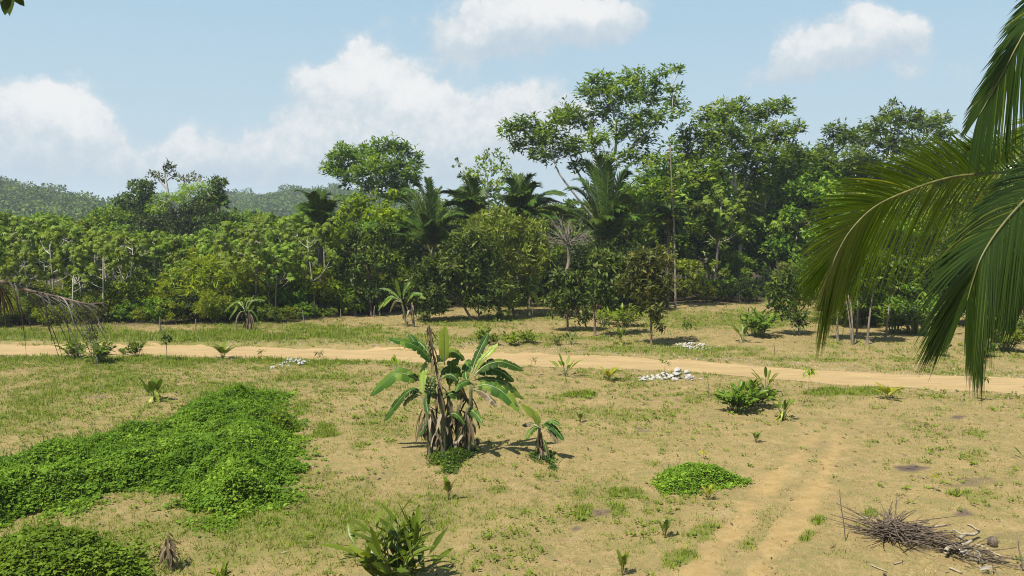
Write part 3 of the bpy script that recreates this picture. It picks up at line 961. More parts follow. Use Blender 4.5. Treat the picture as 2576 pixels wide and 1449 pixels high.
def arch(kind, leaf, leafm, bark, H, cw, low, ncl, rcl, seed, stems=1, r=0.14, cov=1.0, r_tip=0.025, twigs=3):
    """A stock tree or bush of its kind, to be copied."""
    rg = np.random.default_rng(seed)
    cl = []
    zc, rzz = (low + 1) / 2 * H, (1 - low) / 2 * H
    for q in range(ncl):
        best = None
        for _ in range(12):
            u = unit(rg.normal(size=3)) * rg.uniform(0.45, 1.0) ** 0.5
            p = np.array([u[0] * cw / 2, u[1] * cw / 2, zc + u[2] * rzz])
            dd = min([np.linalg.norm(p - np.array(c[:3])) for c in cl] or [9])
            if best is None or dd > best[0]:
                best = (dd, p)
        rr = rcl * rg.uniform(0.7, 1.25)
        cl.append((*best[1], rr, rr, rr * 0.75))
    pths = []
    for s_ in range(stems):
        a = rg.uniform(0, 6.28)
        o = np.array([math.cos(a), math.sin(a), 0]) * (0.12 * H if stems > 1 else 0)
        tp = np.array([rg.normal() * 0.05 * H, rg.normal() * 0.05 * H, H * (low + 0.25 * (1 - low))]) + o * 2
        pths.append(([o * 0.5 + np.array([0, 0, -0.1]), o + np.array([rg.normal() * .04 * H, rg.normal() * .04 * H, tp[2] * .5]), tp], r, r * 0.5))
    return tree_meshes(kind, pths, cl, leaf, leafm, bark, seed, (0, 0, 0), cov, twigs, r_tip) + (H,)


def recolour(a, leafm):
    c = a[1].copy()
    c.materials.clear()
    c.materials.append(leafm)
    return (a[0], c, a[2])


def cecropia(seed, H=8.0):
    rg = np.random.default_rng(seed)
    mbw, mbl = MB(), MB()
    lean = rg.normal(size=2) * 0.05 * H
    P = smooth_path([(0, 0, -0.1), (lean[0] * .3, lean[1] * .3, H * .35), (lean[0] * .8, lean[1] * .8, H * .7), (lean[0], lean[1], H * .93)], 12)
    tube(mbw, P, np.linspace(0.085, 0.03, 12), 7)
    tips = [P[-1]]
    for q in range(int(rg.integers(9, 14))):
        h = rg.uniform(0.42, 0.92)
        p = P[int(h * 11)]
        a = rg.uniform(0, 6.28)
        ln = H * rg.uniform(0.14, 0.26) * (1.3 - h * 0.5)
        e = p + np.array([math.cos(a) * ln, math.sin(a) * ln, ln * rg.uniform(0.4, 1.3)])
        Q = bez(p, p + (e - p) * np.array([.65, .65, .2]), e, 6)
        tube(mbw, Q, np.linspace(0.032, 0.016, 6), 5)
        tips.append(e)
        if rg.random() < 0.7:
            a2 = a + rg.uniform(-1, 1)
            e2 = Q[3] + np.array([math.cos(a2), math.sin(a2), rg.uniform(.4, 1)]) * ln * 0.5
            tube(mbw, bez(Q[3], Q[3] + (e2 - Q[3]) * np.array([.6, .6, .2]), e2, 5), np.linspace(0.022, 0.013, 5), 4)
            tips.append(e2)
    for tpt in tips:
        nl = int(rg.integers(8, 13))
        for _ in range(nl):
            a = rg.uniform(0, 6.28)
            pe = rg.uniform(0.2, 0.5)
            dz = rg.uniform(-0.8, 1.0)
            c = tpt + np.array([math.cos(a) * pe, math.sin(a) * pe, dz * pe])
            k = 7
            ph = np.arange(k) / k * 2 * math.pi + rg.uniform(0, 1)
            nrm = unit(np.array([math.cos(a) * .8, math.sin(a) * .8, 0.6 + .3 * dz]) + rg.normal(size=3) * .25)
            U = unit(np.cross(nrm, [0.3, 0.8, 0.1]))
            Vv = np.cross(nrm, U)
            D = np.cos(ph)[:, None] * U + np.sin(ph)[:, None] * Vv - nrm * 0.35 + np.array([0, 0, -0.55])
            ll = rg.uniform(0.28, 0.42)
            leaves(mbl, np.repeat(c[None], k, 0), D, np.repeat(nrm[None], k, 0), ll, ll * 0.42, 0.15, np.clip(rg.uniform(0.2, 0.85) + rg.normal(size=k) * .08, 0, 1), 0.6)
    return mbw.mesh('cecropia_wood', M['pale_bark'], True), mbl.mesh('cecropia_leaves', M['cecropia'], False), H


A = {}
for q in range(3):
    A['forest%d' % q] = arch('broadleaf_tree', 'broad', M['broad'], M['bark'], 10, 7.4, 0.16, 23, 1.12, 300 + q, cov=1.5)
A['darkt0'] = arch('broadleaf_tree', 'small', M['dark'], M['dark_bark'], 9, 6.0, 0.06, 24, 1.0, 311, cov=1.3)
A['darkt1'] = recolour(A['forest1'], M['dark'])
A['olivet0'] = arch('broadleaf_tree', 'olive', M['olive'], M['pale_bark'], 9, 7.0, 0.2, 22, 1.05, 321, cov=1.3)
A['raint0'] = arch('feathery_tree', 'rain', M['rain'], M['white_bark'], 12, 9.5, 0.42, 24, 1.7, 331, r=0.2)
A['raint1'] = arch('feathery_tree', 'rain', M['rain'], M['white_bark'], 12, 9.0, 0.35, 22, 1.8, 332, r=0.2)
for q in range(4):
    A['cec%d' % q] = cecropia(340 + q)
for q in range(3):
    A['bush%d' % q] = arch('bush', 'small', M['broad'], M['dark_bark'], 3, 3.8, 0.2, 17, 0.55, 350 + q, cov=1.4, stems=4, r=0.04, r_tip=0.012)
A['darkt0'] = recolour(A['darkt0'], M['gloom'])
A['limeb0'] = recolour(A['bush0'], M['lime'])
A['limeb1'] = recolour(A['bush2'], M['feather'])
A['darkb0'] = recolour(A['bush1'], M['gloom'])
A['plume0'] = arch('bush', 'plume', M['feather'], M['dark_bark'], 3.4, 4.2, 0.3, 13, 0.85, 360, stems=5, r=0.035, r_tip=0.012)
A['plume1'] = arch('bush', 'plume', M['feather'], M['dark_bark'], 3.2, 3.6, 0.2, 12, 0.8, 361, stems=5, r=0.035, r_tip=0.012)

KINDWORD = {'forest0': ('broadleaf_tree', 'round crowned tree', 'tree'), 'forest1': ('broadleaf_tree', 'broadleaf tree', 'tree'), 'forest2': ('broadleaf_tree', 'uneven leafy tree', 'tree'),
            'darkt0': ('vine_draped_tree', 'vine draped tree', 'tree'), 'darkt1': ('broadleaf_tree', 'dark leafed tree', 'tree'),
            'olivet0': ('broadleaf_tree', 'fine olive tree', 'tree'), 'raint0': ('feathery_tree', 'tall feathery tree', 'tree'), 'raint1': ('feathery_tree', 'tall feathery tree', 'tree'),
            'bush0': ('bush', 'mid green bush', 'bush'), 'bush1': ('bush', 'mid green bush', 'bush'), 'bush2': ('bush', 'mid green bush', 'bush'), 'limeb0': ('bush', 'bright lime bush', 'bush'),
            'limeb1': ('bush', 'yellow green bush', 'bush'), 'darkb0': ('bush', 'dark green bush', 'bush'), 'plume0': ('plume_bush', 'feathery yellowish bush', 'bush'), 'plume1': ('plume_bush', 'feathery yellowish bush', 'bush')}
for q in range(4):
    KINDWORD['cec%d' % q] = ('cecropia_tree', 'pale stemmed cecropia', 'tree')

LANDMARK = [(-60, 'the left picture edge'), (60, 'the dead grey palm frond'), (215, 'the roadside ginger clump'), (345, 'the single ginger tuft'), (420, 'the lollipop sapling'), (560, 'the small roadside palm'),
            (660, 'the ragged roadside seedling'), (805, 'the ragged pale palm'), (910, 'the bright vine covered tree'), (1000, 'the leaning banana plant'), (1110, 'the left mango tree'), (1260, 'the tall olive tree'),
            (1425, 'the bare grey tree'), (1530, 'the giant upright palm'), (1640, 'the rusty mango tree'), (1697, 'the slender pole trunk tree'), (1800, 'the bent little palm'), (1905, 'the big ginger clump'),
            (2005, 'the dark low tree'), (2110, 'the drooping coconut frond tip'), (2200, 'the row of bare poles'), (2310, 'the tall ginger thicket'), (2400, 'the dark hanging frond'), (2500, 'the yellowish ginger clump'), (2640, 'the right picture edge')]
PLACED = []
ORD = ['first', 'second', 'third', 'fourth', 'fifth', 'sixth', 'seventh', 'eighth', 'ninth', 'tenth', 'eleventh', 'twelfth']
rgp = np.random.default_rng(77)


def plant(kind, px, Y, pytop, row, group, wide=1.0):
    wd, lf, H = A[kind]
    x = (px - 1288) / FPX * Y
    z = float(gz(x, Y)) if Y < 90 else 0.0
    ztop = at(px, pytop, Y)[2]
    s = max(0.5, (ztop - z)) / H * 0.97
    nm, desc, cat = KINDWORD[kind]
    s2 = s * wide * rgp.uniform(0.92, 1.1)
    o = tree(nm, None, cat, (x, Y, z), wd, lf, group, rgp.uniform(0, 6.28), (s2, s2, s))
    lm = min(LANDMARK, key=lambda l: abs(l[0] - px))[1]
    PLACED.append((o, desc, row, lm, px))
    return o


def label_placed():
    d = {}
    for o, desc, row, lm, px in PLACED:
        d.setdefault((desc, row, lm), []).append((px, o))
    for (desc, row, lm), lst in d.items():
        lst.sort(key=lambda a: a[0])
        for q, (px, o) in enumerate(lst):
            tail = '' if len(lst) == 1 else ', %s from left' % ORD[q]
            o['label'] = '%s %s %s%s' % (desc, row, lm, tail)


# ---- left thicket: pale cecropias above a wall of bushes
GL, GB, GR, GRB = 'cecropias in the left thicket', 'bushes along the left forest edge', 'trees of the right forest', 'bushes along the right forest edge'
for px in np.arange(-120, 900, 34):
    p = px + rgp.uniform(-12, 12)
    kind = rgp.choice(['bush0', 'bush1', 'bush2', 'limeb1', 'plume0', 'plume1', 'darkb0'] if p < 560 else ['bush0', 'bush1', 'bush2', 'limeb0', 'limeb1'], p=[.16, .12, .1, .2, .2, .18, .04] if p < 560 else [.25, .25, .2, .1, .2])
    plant(kind, p, edge_Y(p) + rgp.uniform(1.2, 3.0), rgp.uniform(735, 778), 'at the edge behind', GB)
for px in np.arange(-120, 900, 42):
    p = px + rgp.uniform(-15, 15)
    kind = rgp.choice(['bush0', 'bush2', 'limeb1', 'plume0', 'limeb0', 'plume1', 'bush1'])
    plant(kind, p, edge_Y(p) + rgp.uniform(4.0, 7.5), rgp.uniform(675, 740) if p < 430 else rgp.uniform(655, 712), 'in the second row behind', GB)
for px in np.arange(430, 760, 40):
    p = px + rgp.uniform(-12, 12)
    plant(rgp.choice(['limeb1', 'plume1', 'limeb1']), p, edge_Y(p) + rgp.uniform(10, 16), rgp.uniform(618, 655), 'deep behind', GB, 1.15)
TOPL = np.array([(-200, 552), (0, 550), (120, 550), (300, 572), (400, 584), (480, 612), (600, 575), (680, 550), (760, 550), (840, 560)], float)
for px in np.arange(-110, 830, 31):
    p = px + rgp.uniform(-10, 10)
    plant('cec%d' % rgp.integers(4), p, edge_Y(p) + rgp.uniform(2.5, 8), np.interp(p, TOPL[:, 0], TOPL[:, 1]) + rgp.uniform(-5, 80), 'in the front row behind', GL)
for px in np.arange(-110, 850, 29):
    p = px + rgp.uniform(-10, 10)
    plant('cec%d' % rgp.integers(4), p, edge_Y(p) + rgp.uniform(9, 20), np.interp(p, TOPL[:, 0], TOPL[:, 1]) - 22 + rgp.uniform(0, 45), 'in the second row behind', GL, 1.1)
for px in np.arange(-150, 900, 52):
    p = px + rgp.uniform(-10, 10)
    plant(rgp.choice(['forest0', 'forest1', 'olivet0', 'cec1', 'cec2']), p, edge_Y(p) + rgp.uniform(24, 36), np.interp(p, TOPL[:, 0], TOPL[:, 1]) - 24 + rgp.uniform(0, 22), 'in the back row behind', GL)

# ---- right forest in layers
TOPR = np.array([(860, 545), (1000, 530), (1150, 520), (1300, 515), (1450, 515), (1600, 480), (1750, 430), (1900, 425), (2050, 405), (2200, 410), (2400, 415), (2700, 410)], float)
for px in np.arange(890, 2680, 44):
    p = px + rgp.uniform(-14, 14)
    plant('darkb0' if 1040 < p < 1690 else rgp.choice(['bush0', 'bush1', 'bush2', 'limeb0', 'limeb1', 'darkb0']), p, edge_Y(p) + rgp.uniform(1.0, 3.0), rgp.uniform(690, 735), 'at the edge behind', GRB)  # bushes behind the mangos get leaves with gloom painted in
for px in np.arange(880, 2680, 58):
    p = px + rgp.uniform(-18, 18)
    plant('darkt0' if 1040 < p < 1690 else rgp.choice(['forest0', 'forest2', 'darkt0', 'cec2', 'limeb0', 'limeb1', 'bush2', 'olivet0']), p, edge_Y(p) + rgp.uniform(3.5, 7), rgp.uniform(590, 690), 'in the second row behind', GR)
for px in np.arange(880, 2680, 52):
    p = px + rgp.uniform(-18, 18)
    tp = np.interp(p, TOPR[:, 0], TOPR[:, 1])
    plant(rgp.choice(['forest0', 'forest1', 'forest2', 'olivet0', 'cec3', 'cec0', 'cec1', 'darkt1']), p, edge_Y(p) + rgp.uniform(7, 12), tp + rgp.uniform(25, 110), 'in the third row behind', GR)
for px in np.arange(900, 2680, 64):
    p = px + rgp.uniform(-18, 18)
    tp = np.interp(p, TOPR[:, 0], TOPR[:, 1])
    plant(rgp.choice(['forest0', 'forest1', 'forest2', 'darkt1']), p, edge_Y(p) + rgp.uniform(14, 24), tp + rgp.uniform(-8, 25), 'in the last row behind', GR)

for px in np.arange(1080, 1560, 48):
    p = px + rgp.uniform(-14, 14)
    plant(rgp.choice(['forest0', 'forest1', 'darkt1']), p, 100 + rgp.uniform(-6, 10), rgp.uniform(500, 520), 'far back behind', GR)
for px in np.arange(285, 640, 27):
    p = px + rgp.uniform(-10, 10)
    plant(rgp.choice(['forest0', 'darkt0', 'darkt1', 'forest2']), p, 94 + rgp.uniform(-6, 8), rgp.uniform(505, 545), 'far back behind', GL)

for px, tp in ((1455, 640), (1490, 600), (1535, 610), (1580, 600), (1625, 620)):
    plant('darkt0', px, 63.5 + rgp.uniform(-1, 1), tp, 'in the dark hollow behind', GR)  # trees added to fill the void under the palm with painted dark

for px, Yq, tp, kd in ((2085, 56, 655, 'darkt0'), (2130, 54, 630, 'forest1'), (2180, 56, 615, 'darkt0'), (2235, 55, 640, 'forest0'), (2290, 57, 610, 'darkt0'), (2345, 55, 640, 'forest2'), (2410, 54, 620, 'darkt0'), (2480, 55, 650, 'forest1'), (2550, 53, 630, 'darkt0'), (2620, 54, 640, 'forest0')):
    plant(kd, px, Yq, tp, 'in the grove behind', GR, 1.15)

for px, Yq, tp, kd in ((2045, 88, 385, 'raint0'), (2440, 90, 365, 'raint1'), (2540, 86, 380, 'raint0'), (1690, 86, 410, 'raint1'), (2640, 90, 370, 'raint0')):
    plant(kd, px, Yq, tp, 'on the skyline behind', GR)

# ---- trees one can tell apart
c2, c3, c5 = 'c2', 'c3', 'c5'
hero('feathery_tree', 'tallest feathery tree with curving silvery limbs above the giant palm', 'tree', 'px', 76,
     [[(1505, 700), (1500, 560, 0), (1512, 470, 0), (1523, 428, 0), (1550, 376, 0), (1546, 305, .5), (1538, 250, 1)],
      [(1500, 560, 0), (1460, 507, -1), (1411, 443, -1.5), (1392, 398, -1.5), (1380, 350, -1)], [(1505, 540, 0), (1461, 447, 0.5), (1437, 400, 1), (1425, 350, 1)],
      [(1530, 415, 0), (1585, 375, -1), (1625, 338, -1.5), (1665, 280, -1)], [(1512, 470, 0), (1490, 380, 1.5), (1490, 300, 1.5)]],
     [(1282, 325, 30), (1320, 310, 34), (1300, 365, 26), (1345, 345, 38), (1390, 335, 42), (1425, 285, 40), (1385, 385, 40), (1355, 385, 26), (1440, 365, 44), (1470, 300, 40), (1478, 232, 34), (1500, 195, 22),
      (1520, 270, 44), (1530, 215, 42), (1572, 235, 44), (1600, 200, 38), (1632, 235, 40), (1655, 200, 28), (1690, 180, 22), (1712, 170, 13), (1655, 290, 40), (1700, 262, 28), (1725, 280, 16), (1600, 300, 42), (1560, 330, 36), (1620, 345, 34),
      (1585, 390, 32), (1500, 350, 36), (1455, 415, 26), (1640, 395, 22), (1408, 300, 30), (1535, 400, 28), (1690, 225, 20)],
     'rain', M['rain'], M['white_bark'], 501, 0.55, 0.24, 0.95, twigs=5, rs=1.08)
hero('feathery_tree', 'second tallest feathery tree, wide crown right of the tallest', 'tree', 'px', 80,
     [[(1862, 700), (1860, 540), (1850, 470), (1842, 400), (1840, 330)], [(1856, 510), (1890, 440), (1935, 370), (1960, 300)], [(1850, 470), (1800, 420), (1760, 360)]],
     [(1735, 330, 30), (1775, 295, 34), (1815, 280, 36), (1855, 272, 36), (1790, 345, 46), (1840, 330, 50), (1895, 295, 40), (1935, 275, 32), (1968, 262, 22), (1985, 275, 14), (1915, 345, 50), (1970, 330, 36), (2008, 318, 20), (1730, 390, 42), (1800, 400, 52),
      (1870, 395, 54), (1940, 395, 48), (1995, 380, 34), (1770, 445, 40), (1900, 445, 44), (1975, 430, 40), (2025, 400, 26), (1720, 350, 20)],
     'rain', M['rain'], M['white_bark'], 502, 0.6, 0.24, 1.15, twigs=4, rs=1.1)
hero('feathery_tree', 'feathery spreading tree behind the coconut fronds', 'tree', 'px', 86,
     [[(2240, 720), (2240, 560), (2235, 470), (2238, 390)], [(2238, 480), (2180, 420), (2140, 370)], [(2238, 450), (2300, 400), (2345, 350)]],
     [(2095, 325, 24), (2130, 340, 34), (2165, 350, 40), (2205, 318, 34), (2240, 292, 30), (2240, 262, 12), (2280, 300, 38), (2325, 310, 34), (2362, 300, 26), (2370, 335, 28), (2245, 360, 50), (2310, 375, 50), (2150, 400, 48), (2200, 420, 48), (2085, 375, 34),
      (2370, 390, 40), (2280, 430, 50), (2410, 380, 40), (2060, 400, 30), (2360, 440, 40)],
     'rain', M['rain'], M['white_bark'], 503, 0.6, 0.24, 1.15, twigs=4, rs=1.1)
hero('feathery_tree', 'flat topped feathery tree standing alone behind the bright vines', 'tree', 'px', 86,
     [[(945, 700), (945, 560), (925, 500), (900, 455)], [(945, 560), (960, 480), (975, 420)], [(930, 510), (935, 450), (930, 410)]],
     [(826, 425, 20), (845, 400, 26), (862, 378, 22), (856, 365, 10), (885, 385, 26), (905, 405, 32), (925, 378, 26), (958, 370, 28), (990, 366, 24), (1015, 372, 20), (1040, 392, 22), (1052, 415, 16), (860, 425, 30), (895, 440, 32), (945, 415, 36), (990, 410, 36), (1020, 430, 30),
      (960, 450, 34), (1000, 465, 30), (1042, 452, 22), (930, 470, 24), (870, 455, 20), (1020, 485, 24), (985, 495, 24)],
     'rain', M['rain'], M['white_bark'], 504, 0.7, 0.2, 1.35, twigs=4, rs=1.1)
hero('cecropia_tree', 'pale loose crowned tree peeking above the palms', 'tree', 'px', 88,
     [[(1230, 700), (1230, 560), (1228, 480), (1225, 430)], [(1228, 500), (1190, 460), (1160, 420)], [(1228, 480), (1265, 440), (1275, 410)]],
     [(1152, 410, 12), (1170, 440, 18), (1195, 430, 22), (1212, 398, 18), (1228, 390, 14), (1258, 395, 20), (1240, 425, 24), (1272, 425, 20), (1282, 450, 22), (1215, 455, 26), (1185, 465, 22), (1250, 465, 26), (1300, 455, 16), (1230, 490, 30), (1270, 490, 26)],
     'broad', M['cecropia'], M['pale_bark'], 505, 0.7, 0.14, 0.62, twigs=4)
hero('slender_tree', 'slender tree with bare pole trunk and ferny leaf sprays', 'tree', c3, 64.6,
     [[(909, 1715), (905, 1449), (898, 1150), (888, 950), (878, 760), (876, 620)]],
     [(876, 610, 50), (700, 745, 48), (770, 705, 42), (840, 690, 36), (950, 775, 62), (1050, 745, 44), (1140, 745, 40), (1215, 745, 42), (690, 855, 50), (780, 860, 50), (900, 860, 62), (1000, 875, 50), (1080, 835, 48), (730, 920, 40), (860, 930, 50), (960, 800, 50), (1160, 800, 40)],
     'rain', M['rain'], M['bark'], 506, 0.8, 0.10, 1.0, tones=[.15] * 17, rs=1.1)
hero('vine_covered_tree', 'low tree smothered in bright yellow green vines', 'tree', c2, 58.6,
     [[(560, 1790), (540, 1500), (500, 1300), (480, 1150)]],
     [(470, 955, 48), (520, 990, 58), (420, 1010, 60), (390, 1060, 50), (480, 1060, 66), (560, 1060, 60), (350, 1100, 36), (700, 930, 34), (660, 1010, 40), (700, 1070, 56), (630, 1085, 50), (750, 1090, 36), (270, 1195, 36), (330, 1200, 48), (300, 1250, 40), (390, 1150, 40), (580, 940, 26)],
     'small', M['lime'], M['dark_bark'], 507, 0.35, 0.08, 1.4, tones=[0, 0, -.1, 0, -.1, 0, 0, 0, .1, .15, .1, .1, 0, 0, .1, -.1, 0])
hero('vine_draped_tree', 'dark tangled tree under the bright yellow green vines', 'tree', c2, 59.0,
     [[(450, 1800), (440, 1500), (460, 1300)], [(620, 1800), (600, 1500), (580, 1300)]],
     [(450, 1240, 80), (550, 1270, 90), (390, 1330, 70), (640, 1200, 70), (330, 1380, 56), (500, 1390, 90), (620, 1340, 80), (700, 1260, 60), (420, 1480, 80), (560, 1500, 90), (680, 1450, 80), (330, 1480, 60), (780, 1300, 50), (470, 1600, 80), (620, 1620, 80)],
     'small', M['dark'], M['dark_bark'], 508, 0.5, 0.16, 1.1)
# far group on the left skyline
hero('broadleaf_tree', 'dark spreading tree at the left of the far skyline group', 'tree', 'g', 100,
     [[(700, 1200), (690, 800), (680, 600)]], [(380, 600, 60), (450, 570, 60), (520, 560, 50), (600, 420, 70), (680, 400, 70), (760, 420, 70), (640, 520, 90), (740, 540, 80), (560, 640, 90), (700, 660, 100), (600, 780, 90), (500, 720, 80), (820, 380, 40), (830, 520, 60), (800, 640, 70), (720, 800, 90), (850, 780, 80)],
     'broad', M['dark'], M['bark'], 511, 0.6, 0.3, 1.3, r_tip=0.04, rs=1.3)
hero('thin_tree', 'tallest thin tree with sparse crown on the far left skyline', 'tree', 'g', 99,
     [[(1078, 1150), (1075, 930), (1070, 700), (1045, 480), (1010, 300), (1005, 200), (1050, 120)], [(1045, 480), (960, 380), (900, 290), (860, 230)], [(1020, 350), (1100, 300), (1180, 280)]],
     [(1060, 105, 30), (1010, 140, 40), (1070, 165, 46), (1110, 175, 26), (1000, 200, 36), (860, 225, 38), (800, 245, 26), (920, 235, 36), (860, 290, 36), (930, 290, 36), (1050, 245, 30), (1140, 280, 40), (1200, 290, 30), (980, 330, 26)],
     'sparse', M['dark'], M['white_bark'], 512, 0.5, 0.2, 1.4, r_tip=0.035, rs=1.3, twigs=7)
hero('umbrella_tree', 'bright green flat layered tree in the far skyline group', 'tree', 'g', 97,
     [[(1180, 1200), (1180, 800), (1220, 600), (1300, 480)], [(1190, 760), (1100, 650), (1050, 580)]],
     [(1250, 455, 70, 26), (1370, 430, 90, 30), (1480, 420, 90, 28), (1560, 425, 60, 22), (1330, 490, 90, 34), (1450, 490, 90, 34), (1200, 500, 70, 26), (1000, 550, 80, 26), (1100, 550, 80, 28), (1190, 580, 80, 28), (920, 600, 50, 20), (1260, 610, 60, 22), (840, 670, 60, 22), (900, 660, 60, 24), (830, 740, 60, 24), (920, 730, 70, 28), (1020, 640, 70, 26), (980, 760, 70, 40)],
     'plume', M['lime'], M['pale_bark'], 513, 0.6, 0.22, 1.0, r_tip=0.04, rs=1.3)
hero('broadleaf_tree', 'dark heavy tree at the right of the far skyline group', 'tree', 'g', 102,
     [[(1600, 1200), (1620, 800), (1640, 560), (1680, 420)], [(1640, 600), (1560, 480), (1500, 330)], [(1680, 450), (1780, 380), (1850, 330)]],
     [(1640, 350, 60), (1710, 360, 70), (1770, 400, 60), (1690, 450, 80), (1600, 520, 80), (1700, 560, 90), (1520, 600, 90), (1420, 640, 90), (1500, 720, 100), (1620, 700, 90), (1380, 760, 90), (1280, 740, 80), (1500, 840, 100), (1650, 830, 80), (1350, 880, 90), (1700, 680, 50)],
     'broad', M['dark'], M['white_bark'], 514, 0.6, 0.28, 1.3, r_tip=0.035, rs=1.3, twigs=6)
hero('dry_tree', 'brownish half bare tree on the far skyline', 'tree', 'g', 103,
     [[(1330, 1200), (1320, 700), (1290, 480), (1280, 380)], [(1310, 560), (1420, 420), (1490, 330)]],
     [(1250, 310, 50), (1300, 300, 60), (1340, 350, 60), (1270, 370, 60), (1420, 310, 40), (1500, 300, 40), (1380, 270, 30), (1820, 360, 50), (1180, 340, 40)],
     'sparse', M['rust'], M['white_bark'], 515, 0.6, 0.18, 0.7, r_tip=0.035, twigs=10)
# mango and olive trees on the lawn
RB = (0.085, 0.058, 0.04)
M['mango_bark'] = barkmat('reddish_bark', (0.10, 0.062, 0.042), (0.20, 0.135, 0.09))
hero('mango_tree', 'leftmost mango tree, low dark crown arching to the left', 'tree', c5, 56,
     [[(1010, 842), (975, 790), (930, 710), (880, 620)], [(940, 730), (840, 640), (760, 600)], [(1032, 838), (1035, 740), (1000, 640)]],
     [(640, 500, 62), (690, 455, 60), (760, 430, 70), (620, 580, 60), (700, 540, 84), (790, 510, 84), (650, 660, 70), (730, 630, 76), (690, 740, 62), (700, 800, 46), (760, 720, 60), (850, 450, 70), (900, 520, 84), (850, 590, 70), (940, 600, 70), (600, 520, 36), (960, 680, 56), (800, 690, 50)],
     'mango', M['mango'], M['mango_bark'], 521, 0.55, 0.12, 1.2, r_tip=0.02, rs=1.2)
hero('mango_tree', 'middle mango tree with dark glossy leaves under the olive crown', 'tree', c5, 56.5,
     [[(1183, 880), (1180, 780), (1150, 650), (1080, 520)], [(1165, 720), (1060, 620), (1000, 560)]],
     [(960, 430, 70), (900, 330, 60), (880, 290, 46), (960, 300, 66), (1040, 340, 80), (1060, 440, 90), (980, 510, 80), (1090, 540, 80), (1000, 610, 72), (1080, 640, 76), (1120, 700, 64), (1030, 700, 60), (1150, 420, 70), (1190, 760, 40), (1150, 600, 66), (1000, 230, 50), (930, 400, 50)],
     'mango', M['mango'], M['mango_bark'], 522, 0.55, 0.13, 1.2, r_tip=0.02, rs=1.2)
hero('olive_tree', 'tall rounded tree with fine olive green foliage', 'tree', c5, 59,
     [[(1278, 872), (1270, 760), (1240, 560), (1220, 360)], [(1250, 620), (1350, 480), (1410, 380)], [(1245, 560), (1130, 400), (1080, 260)]],
     [(1200, 120, 60), (1130, 110, 50), (1060, 150, 60), (1010, 190, 50), (1260, 150, 66), (1340, 190, 66), (1400, 230, 60), (1440, 280, 60), (1180, 220, 84), (1090, 250, 80), (1270, 260, 90), (1360, 300, 84), (1460, 350, 60), (1500, 300, 36), (1420, 410, 70), (1310, 390, 90), (1200, 340, 90),
      (1230, 460, 84), (1340, 490, 84), (1440, 480, 56), (1290, 580, 80), (1380, 580, 60), (1200, 580, 70), (1320, 660, 60), (1250, 680, 60), (1490, 400, 40), (960, 230, 36), (1390, 500, 50)],
     'olive', M['olive'], M['mango_bark'], 523, 0.6, 0.13, 1.2, r_tip=0.02, rs=1.15)
hero('mango_tree', 'small mango tree below the bare grey tree', 'tree', c5, 52,
     [[(1635, 886), (1633, 780), (1636, 680), (1640, 600)]],
     [(1570, 520, 46), (1620, 540, 60), (1690, 530, 60), (1560, 590, 50), (1640, 610, 70), (1720, 590, 56), (1590, 670, 60), (1670, 680, 60), (1750, 660, 50), (1560, 740, 40), (1620, 750, 50), (1740, 740, 46), (1740, 810, 40), (1720, 530, 36), (1500, 690, 34)],
     'mango', M['mango'], M['mango_bark'], 524, 0.6, 0.08, 1.25, r_tip=0.018, rs=1.25)
hero('mango_tree', 'mango tree with pale forked trunk beside the rusty mango', 'tree', c5, 49.7,
     [[(1818, 926), (1815, 820), (1812, 740), (1850, 640)], [(1813, 760), (1870, 660), (1920, 560)]],
     [(1840, 385, 46), (1890, 400, 56), (1950, 410, 56), (2000, 420, 40), (1830, 460, 52), (1900, 480, 66), (1970, 500, 60), (1840, 540, 60), (1920, 570, 66), (1850, 620, 60), (1910, 650, 56), (1820, 680, 46), (1980, 590, 46), (1860, 835, 28), (1790, 620, 30)],
     'mango', M['mango'], M['mango_bark'], 525, 0.6, 0.085, 1.25, r_tip=0.018, rs=1.25)
hero('mango_tree', 'rusty tinged mango tree on a straight thin trunk', 'tree', c5, 45.5,
     [[(2195, 996), (2195, 880), (2190, 780), (2180, 640)]],
     [(2120, 390, 50), (2180, 380, 50), (2240, 390, 56), (2290, 410, 36), (2070, 440, 54), (2150, 460, 70), (2230, 480, 70), (2295, 480, 40), (2050, 540, 56), (2130, 560, 70), (2220, 580, 70), (2300, 570, 36), (2080, 630, 50), (2170, 650, 70), (2260, 670, 56), (2200, 740, 60), (2150, 720, 50), (2250, 770, 46), (2260, 845, 32), (2320, 640, 26), (2010, 600, 30)],
     'mango', M['rust'], M['mango_bark'], 526, 0.6, 0.075, 1.25, r_tip=0.018, rs=1.25)
